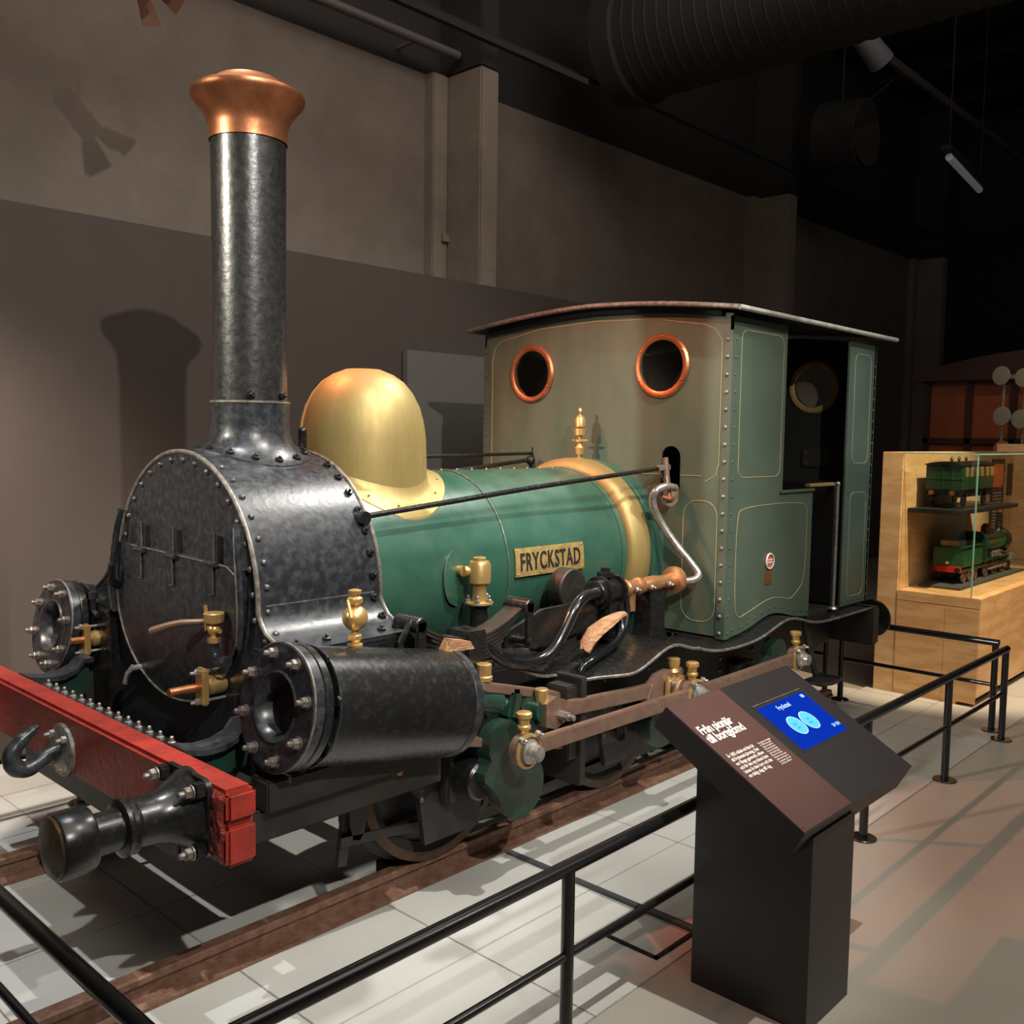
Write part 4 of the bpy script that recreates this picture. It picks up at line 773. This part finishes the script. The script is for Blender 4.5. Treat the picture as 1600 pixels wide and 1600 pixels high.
# base pad + model locomotive
solo('model_track_base', MB().box(5.62, 7.15, -1.105, -.815, .729, .745, .004), RUBB, 'grey ballasted track base under the model locomotive in the case', 'model base', loc=(6.4, -.96, .729))
ML = thing('model_locomotive', 'green model steam locomotive with red-beamed tender on the case floor', 'model', (6.4, -.96, .745))
yc = -.955
P('tender_body', MB().box(5.80, 6.22, yc-.105, yc+.105, .865, 1.0, .004), MGREEN, parent=ML)
P('tender_rim', MB().box(5.79, 6.23, yc-.112, yc+.112, 1.0, 1.012, .003), MDARK, parent=ML)
P('water_tank', MB().box(5.84, 5.98, yc-.07, yc+.07, 1.012, 1.05, .006), STEEL, parent=ML)
P('coal_load', MB().box(6.0, 6.18, yc-.08, yc+.08, 1.01, 1.035, .01), MDARK, parent=ML)
P('tender_beam', MB().box(5.775, 5.80, yc-.095, yc+.095, .83, .872, .002), MRED, parent=ML, label='red tender buffer beam')
for dy in (-.085, .085): P('model_buffer', MB().lathe([(.008, 0), (.008, .03), (.020, .032), (.020, .038)], (5.775, yc+dy, .852), (-1, 0, 0), 16), BLK, parent=ML)
P('tail_lamp', MB().cyl((5.80, yc, .895), (5.785, yc, .895), .012, n=12), WHT, parent=ML)
P('model_frame', MB().box(5.79, 7.05, yc-.09, yc+.09, .825, .85, .003), MDARK, parent=ML)
P('running_plate', MB().box(6.24, 7.05, yc-.11, yc+.11, .872, .88, .001), MDARK, parent=ML)
P('model_cab', MB().prism([(-.10, 0), (-.10, .17), (-.06, .21), (.06, .21), (.10, .17), (.10, 0)], (6.30, yc, .88), Y3, Z3, (.03, 0, 0)), MDARK, parent=ML)
P('model_boiler', MB().cyl((6.34, yc, .99), (6.95, yc, .99), .078, n=28), MGREEN, parent=ML)
P('model_smokebox', MB().cyl((6.90, yc, .99), (7.0, yc, .99), .088, n=28, bev=.004), BLK, parent=ML)
P('model_chimney', MB().lathe([(.045, 0), (.03, .03), (.027, .15)], (6.93, yc, 1.06), Z3, 18), BLK, parent=ML)
P('model_chimney_cap', MB().lathe([(.028, 0), (.032, .02), (.045, .045), (.03, .055)], (6.93, yc, 1.205), Z3, 18), COPPER, parent=ML)
P('model_dome', MB().lathe([(.04, 0), (.035, .05), (.02, .07), (.001, .075)], (6.62, yc, 1.06), Z3, 18, caps=False), COPPER, parent=ML)
P('model_nameplate', MB().box(6.50, 6.58, yc-.082, yc-.078, .985, 1.01), COPPER, parent=ML)
P('front_lamp', MB().box(7.03, 7.05, yc-.04, yc-.01, .89, .93, .002), BLK, parent=ML)
for x, r in ((5.89, .045), (6.02, .045), (6.14, .045), (6.38, .06), (6.58, .072), (6.78, .072), (6.95, .04)):
    for dy in (-.08, .08):
        w = MB().lathe([(r*.8, -.006), (r, -.006), (r, .006), (r*.8, .006), (r*.8, -.006)], (x, yc+dy, .748+r), Y3, 20, caps=False)
        for k in range(6): a = pi*k/3; w.obox((x, yc+dy, .748+r), (x+r*.85*cos(a), yc+dy, .748+r+r*.85*sin(a)), .004, .006, up=(-sin(a), 0, cos(a)))
        P('model_wheel', w, RODM if dy < 0 else BLK, parent=ML)
P('model_motion', MB().box(6.40, 6.85, yc-.10, yc-.09, .80, .812).box(6.86, 6.99, yc-.125, yc-.08, .83, .885, .008).box(6.45, 6.65, yc-.112, yc-.09, .885, .94, .01), STEEL, parent=ML)
# model carriage
MC = thing('model_carriage', 'dark green model railway carriage with curved roof on the upper shelf', 'model', (5.95, -.97, 1.297))
y0, y1 = -1.085, -.845
P('carriage_body', MB().box(5.60, 6.30, y0, y1, 1.425, 1.60, .003), MDARK, parent=MC)
P('carriage_roof', MB().prism([(y, 1.60+.022*(1-((y-(y0+y1)/2)/.13)**2)) for y in [y0-.008+.0256*i for i in range(11)]]+[(y1+.008, 1.595), (y0-.008, 1.595)], (5.59, 0, 0), Y3, Z3, (.73, 0, 0)), BLK, parent=MC)
P('carriage_moulding', MB().box(5.597, 6.30, y0-.002, y1+.002, 1.50, 1.505).box(5.597, 5.60, y0+.06, y0+.064, 1.43, 1.60).box(5.597, 5.60, y0+.12, y0+.124, 1.43, 1.60), MGREEN, parent=MC)
for x in (5.68, 5.78, 5.90, 6.0, 6.12, 6.22):
    P('carriage_window', MB().prism(rrect(0, .06, 1.515, 1.585, .012), (x, y0-.003, 0), X3, Z3, (0, .004, 0)), BRASS, parent=MC)
P('open_door', MB().box(6.28, 6.288, y0-.07, y0-.002, 1.43, 1.60, .001), CARR, parent=MC)
for x in (5.72, 6.15):
    for y in (y0+.02, y1-.02): P('carriage_wheel', MB().cyl((x, y-.005, 1.355), (x, y+.005, 1.355), .05, n=20), BLK, parent=MC)
P('carriage_frame', MB().box(5.60, 6.30, y0+.015, y0+.025, 1.375, 1.425).box(5.60, 6.30, y1-.025, y1-.015, 1.375, 1.425).box(5.6, 5.62, y0+.01, y1-.01, 1.39, 1.425).box(5.6, 6.3, y0+.03, y0+.04, 1.298, 1.305).box(5.6, 6.3, y1-.04, y1-.03, 1.298, 1.305), BLK, parent=MC)
for y in (y0+.05, y1-.05): P('carriage_buffer', MB().lathe([(.006, 0), (.006, .025), (.018, .027), (.018, .033)], (5.60, y, 1.405), (-1, 0, 0), 14), COPPER, parent=MC)
for k in range(3): P('lamp_top', MB().lathe([(.008, 0), (.008, .015), (.014, .02), (.001, .04)], (5.75+k*.15, (y0+y1)/2, 1.617), Z3, 10), BLK, parent=MC)
# ================= red carriage behind the case
RC = thing('railway_carriage', 'dark red-brown varnished wooden railway carriage in the background at right', 'carriage', (11, -.8, 0))
P('carriage_body', MB().box(8.6, 13.5, -2.2, .27, .9, 2.42), CARR, parent=RC)
P('carriage_roof', MB().prism([(y, 2.42+.22*(1-((y+.97)/1.36)**2)) for y in [-2.32+.27*i for i in range(11)]]+[(.38, 2.36), (-2.32, 2.36)], (8.5, 0, 0), Y3, Z3, (5.1, 0, 0)), CARRD, parent=RC)
for y in (.24, -.16, -.56, -.96, -1.36, -1.76, -2.16): P('end_post', MB().box(8.57, 8.60, y-.03, y+.03, .9, 2.42, .004), CARRD, parent=RC)
P('end_rail', MB().box(8.57, 8.605, -2.2, .27, 1.74, 1.80, .004).box(8.57, 8.605, -2.2, .27, 2.36, 2.42, .004), CARRD, parent=RC)
P('underframe', MB().box(8.6, 13.5, -1.9, 0, .5, .9).box(9.2, 9.4, -1.8, -.1, 0, .5).box(12.2, 12.4, -1.8, -.1, 0, .5), CARRD, parent=RC)
SG = thing('signal_sign_rack', 'thin steel rack carrying round enamel signs in front of the brown carriage', 'sign', (8.15, -.7, 0))
fy = lambda y: -3.31+(y+3.31)*1.1386
fz = lambda z: 1.75+(z-1.75)*1.1386
for y, z in ((-.915, 2.30), (-1.07, 2.29)): P('upright', MB().cyl((8.17, fy(y), 0), (8.17, fy(y), fz(z)), .013, n=10), STEEL, parent=SG)
for z in (2.285, 1.96): P('cross_bar', MB().obox((8.17, fy(-.9), fz(z)), (8.17, fy(-1.2), fz(z)), .01, .04), STEEL, parent=SG)
for y, z, m in ((-.898, 2.294, ENA), (-1.065, 2.274, ENA), (-.919, 1.972, ENA), (-1.055, 1.947, ENA), (-.932, 1.70, ENAR)):
    P('round_sign', MB().lathe([(.085, 0), (.085, .012), (.078, .013), (.001, .011)], (8.15, fy(y), fz(z)), (-1, .35, 0), 28, caps=False), m, parent=SG)
# dark partition far behind
solo('grey_wall_board', MB().box(6.9, 7.5, .55, .6, .9, 1.95), mat('far_grey_board', (.06, .055, .05), .8), 'dim grey board far behind the cab, left of the plywood case', 'board', loc=(7.2, .57, 0))
# ================= overhead
DU = thing('ventilation_duct', 'wide dark spiral ventilation duct crossing under the ceiling', 'duct', (5.2, 0, 5.2))
dz = 5.02; mb = MB()
P('duct_tube', MB().cyl((5.35, 1.5, dz), (5.35, -5.5, dz), .46, n=48), DUCTM, parent=DU)
rb = MB()
for k in range(60): rb.lathe([(.46, 0), (.468, .008), (.46, .016)], (5.35, 1.4-k*.11, dz), (0, -1, 0), 40, caps=False)
P('duct_seam', rb, DUCTM, parent=DU, stuff=True)
P('duct_elbow', MB().cyl((5.35, 1.72, dz), (5.35, 1.48, dz), .50, n=48, bev=.02), CEILM, parent=DU)
solo('overhead_cable', MB().tube([(-2, 1.9, 4.75), (15, 1.9, 4.745)], .018, 6), BLACKM, 'long thin black cable stretched along the upper wall', 'cable', loc=(5, 1.5, 4.54))
solo('overhead_pipe', MB().cyl((1.5, 2.3, 4.71), (4.01, 2.3, 4.71), .035, n=12).cyl((3.6, 2.3, 4.71), (3.6, 2.55, 4.71), .015, n=8), mat('dim_steel_pipe', (.10, .09, .09), .5), 'short grey steel pipe high on the wall near the first column', 'pipe', loc=(3, 2.3, 4.71))
DR = thing('drum_housing', 'round drum-shaped fan housing with pale disc face high on the right', 'fan', (9.3, 1.5, 5.2))
P('drum', MB().cyl((9.10, 1.72, 5.15), (9.12, 1.22, 5.10), .37, n=40, bev=.02), CEILM, parent=DR)
P('disc_face', MB().cyl((9.12, 1.22, 5.10), (9.12, 1.21, 5.10), .34, n=40), mat('dim_disc', (.055, .04, .03), .6), parent=DR)
P('drum_bracket', MB().tube([(9.12, 1.3, 5.4), (9.5, 1.1, 5.75)], .010).tube([(9.11, 1.5, 5.4), (9.11, 1.5, 7.17)], .012), CEILM, parent=DR)
TL = thing('tube_lamp', 'unlit fluorescent tube lamp hanging under the dark ceiling at right', 'lamp', (9.2, .2, 4.5))
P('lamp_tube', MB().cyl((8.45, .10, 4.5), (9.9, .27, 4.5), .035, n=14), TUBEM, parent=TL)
P('lamp_housing', MB().obox((8.35, .10, 4.57), (10.0, .27, 4.57), .10, .06, bev=.01).tube([(8.45, .1, 4.6), (8.45, .1, 7.2)], .006).tube([(9.9, .27, 4.6), (9.9, .27, 7.2)], .006), CEILM, parent=TL)
solo('lighting_track', MB().box(6.1, 14.5, .33, .37, 5.18, 5.24).box(6.1, 14.5, .345, .355, 5.24, 5.27), mat('dim_track', (.05, .045, .045), .5), 'long thin lighting track under the ceiling above the tube lamp', 'track', loc=(9, .35, 5.2))
SP = thing('track_spotlight', 'black track spotlight with barn doors glowing orange at top left', 'spotlight', (.85, 1.0, 3.75))
c = Vector((.84, 1.0, 3.80)); dd = (Vector((2.6, -.4, 1.8))-c).normalized(); uu, ww, _ = basis(dd)
P('lamp_can', MB().lathe([(.05, -.22), (.062, -.2), (.062, 0), (.055, .0), (.050, -.02)], c, dd, 28, caps=False), BLACKM, parent=SP)
P('lens', MB().cyl(c-dd*.03, c-dd*.02, .05, n=24), mat('orange_lens', (.3, .1, .04), .3, emit=ORG, es=3), parent=SP)
bdm = mat('barn_door_orange_lit', (.16, .075, .05), .5)  # black doors with the lamp's orange light put into their colour
for k in range(4):
    a = k*pi/2+.5; r1 = uu*cos(a)+ww*sin(a); t1_ = dd.cross(r1)
    q = [c+r1*.062-t1_*.045, c+r1*.062+t1_*.045, c+r1*.15+dd*.12+t1_*.085, c+r1*.15+dd*.12-t1_*.085]
    n_ = (q[1]-q[0]).cross(q[3]-q[0]).normalized()*.003
    P('barn_door', MB().add(q+[p+n_ for p in q], [(0, 1, 2, 3), (7, 6, 5, 4), (0, 4, 5, 1), (1, 5, 6, 2), (2, 6, 7, 3), (3, 7, 4, 0)]), bdm, parent=SP)
P('mount', MB().cyl(c-dd*.1, c-dd*.1+Vector((0, 0, .4)), .012).box(-1.5, 4, .98, 1.02, 4.18, 4.22), BLACKM, parent=SP)
spot('orange_track_light', tuple(c+dd*.03), (2.1, .05, 1.8), 300, (1, .25, .11), 62, .7, .02)
SP2 = thing('ceiling_spotlight', 'small grey spotlight beside the duct under the ceiling', 'spotlight', (7, .3, 5.3))
P('lamp_can', MB().cyl((6.9, .35, 5.25), (7.15, .25, 5.05), .09, .11, 20), mat('dim_grey_lamp', (.12, .13, .15), .5), parent=SP2)
P('bracket', MB().tube([(6.95, .33, 5.3), (7.0, .3, 5.5)], .012), mat('dim_bracket', (.1, .1, .11), .5), parent=SP2)
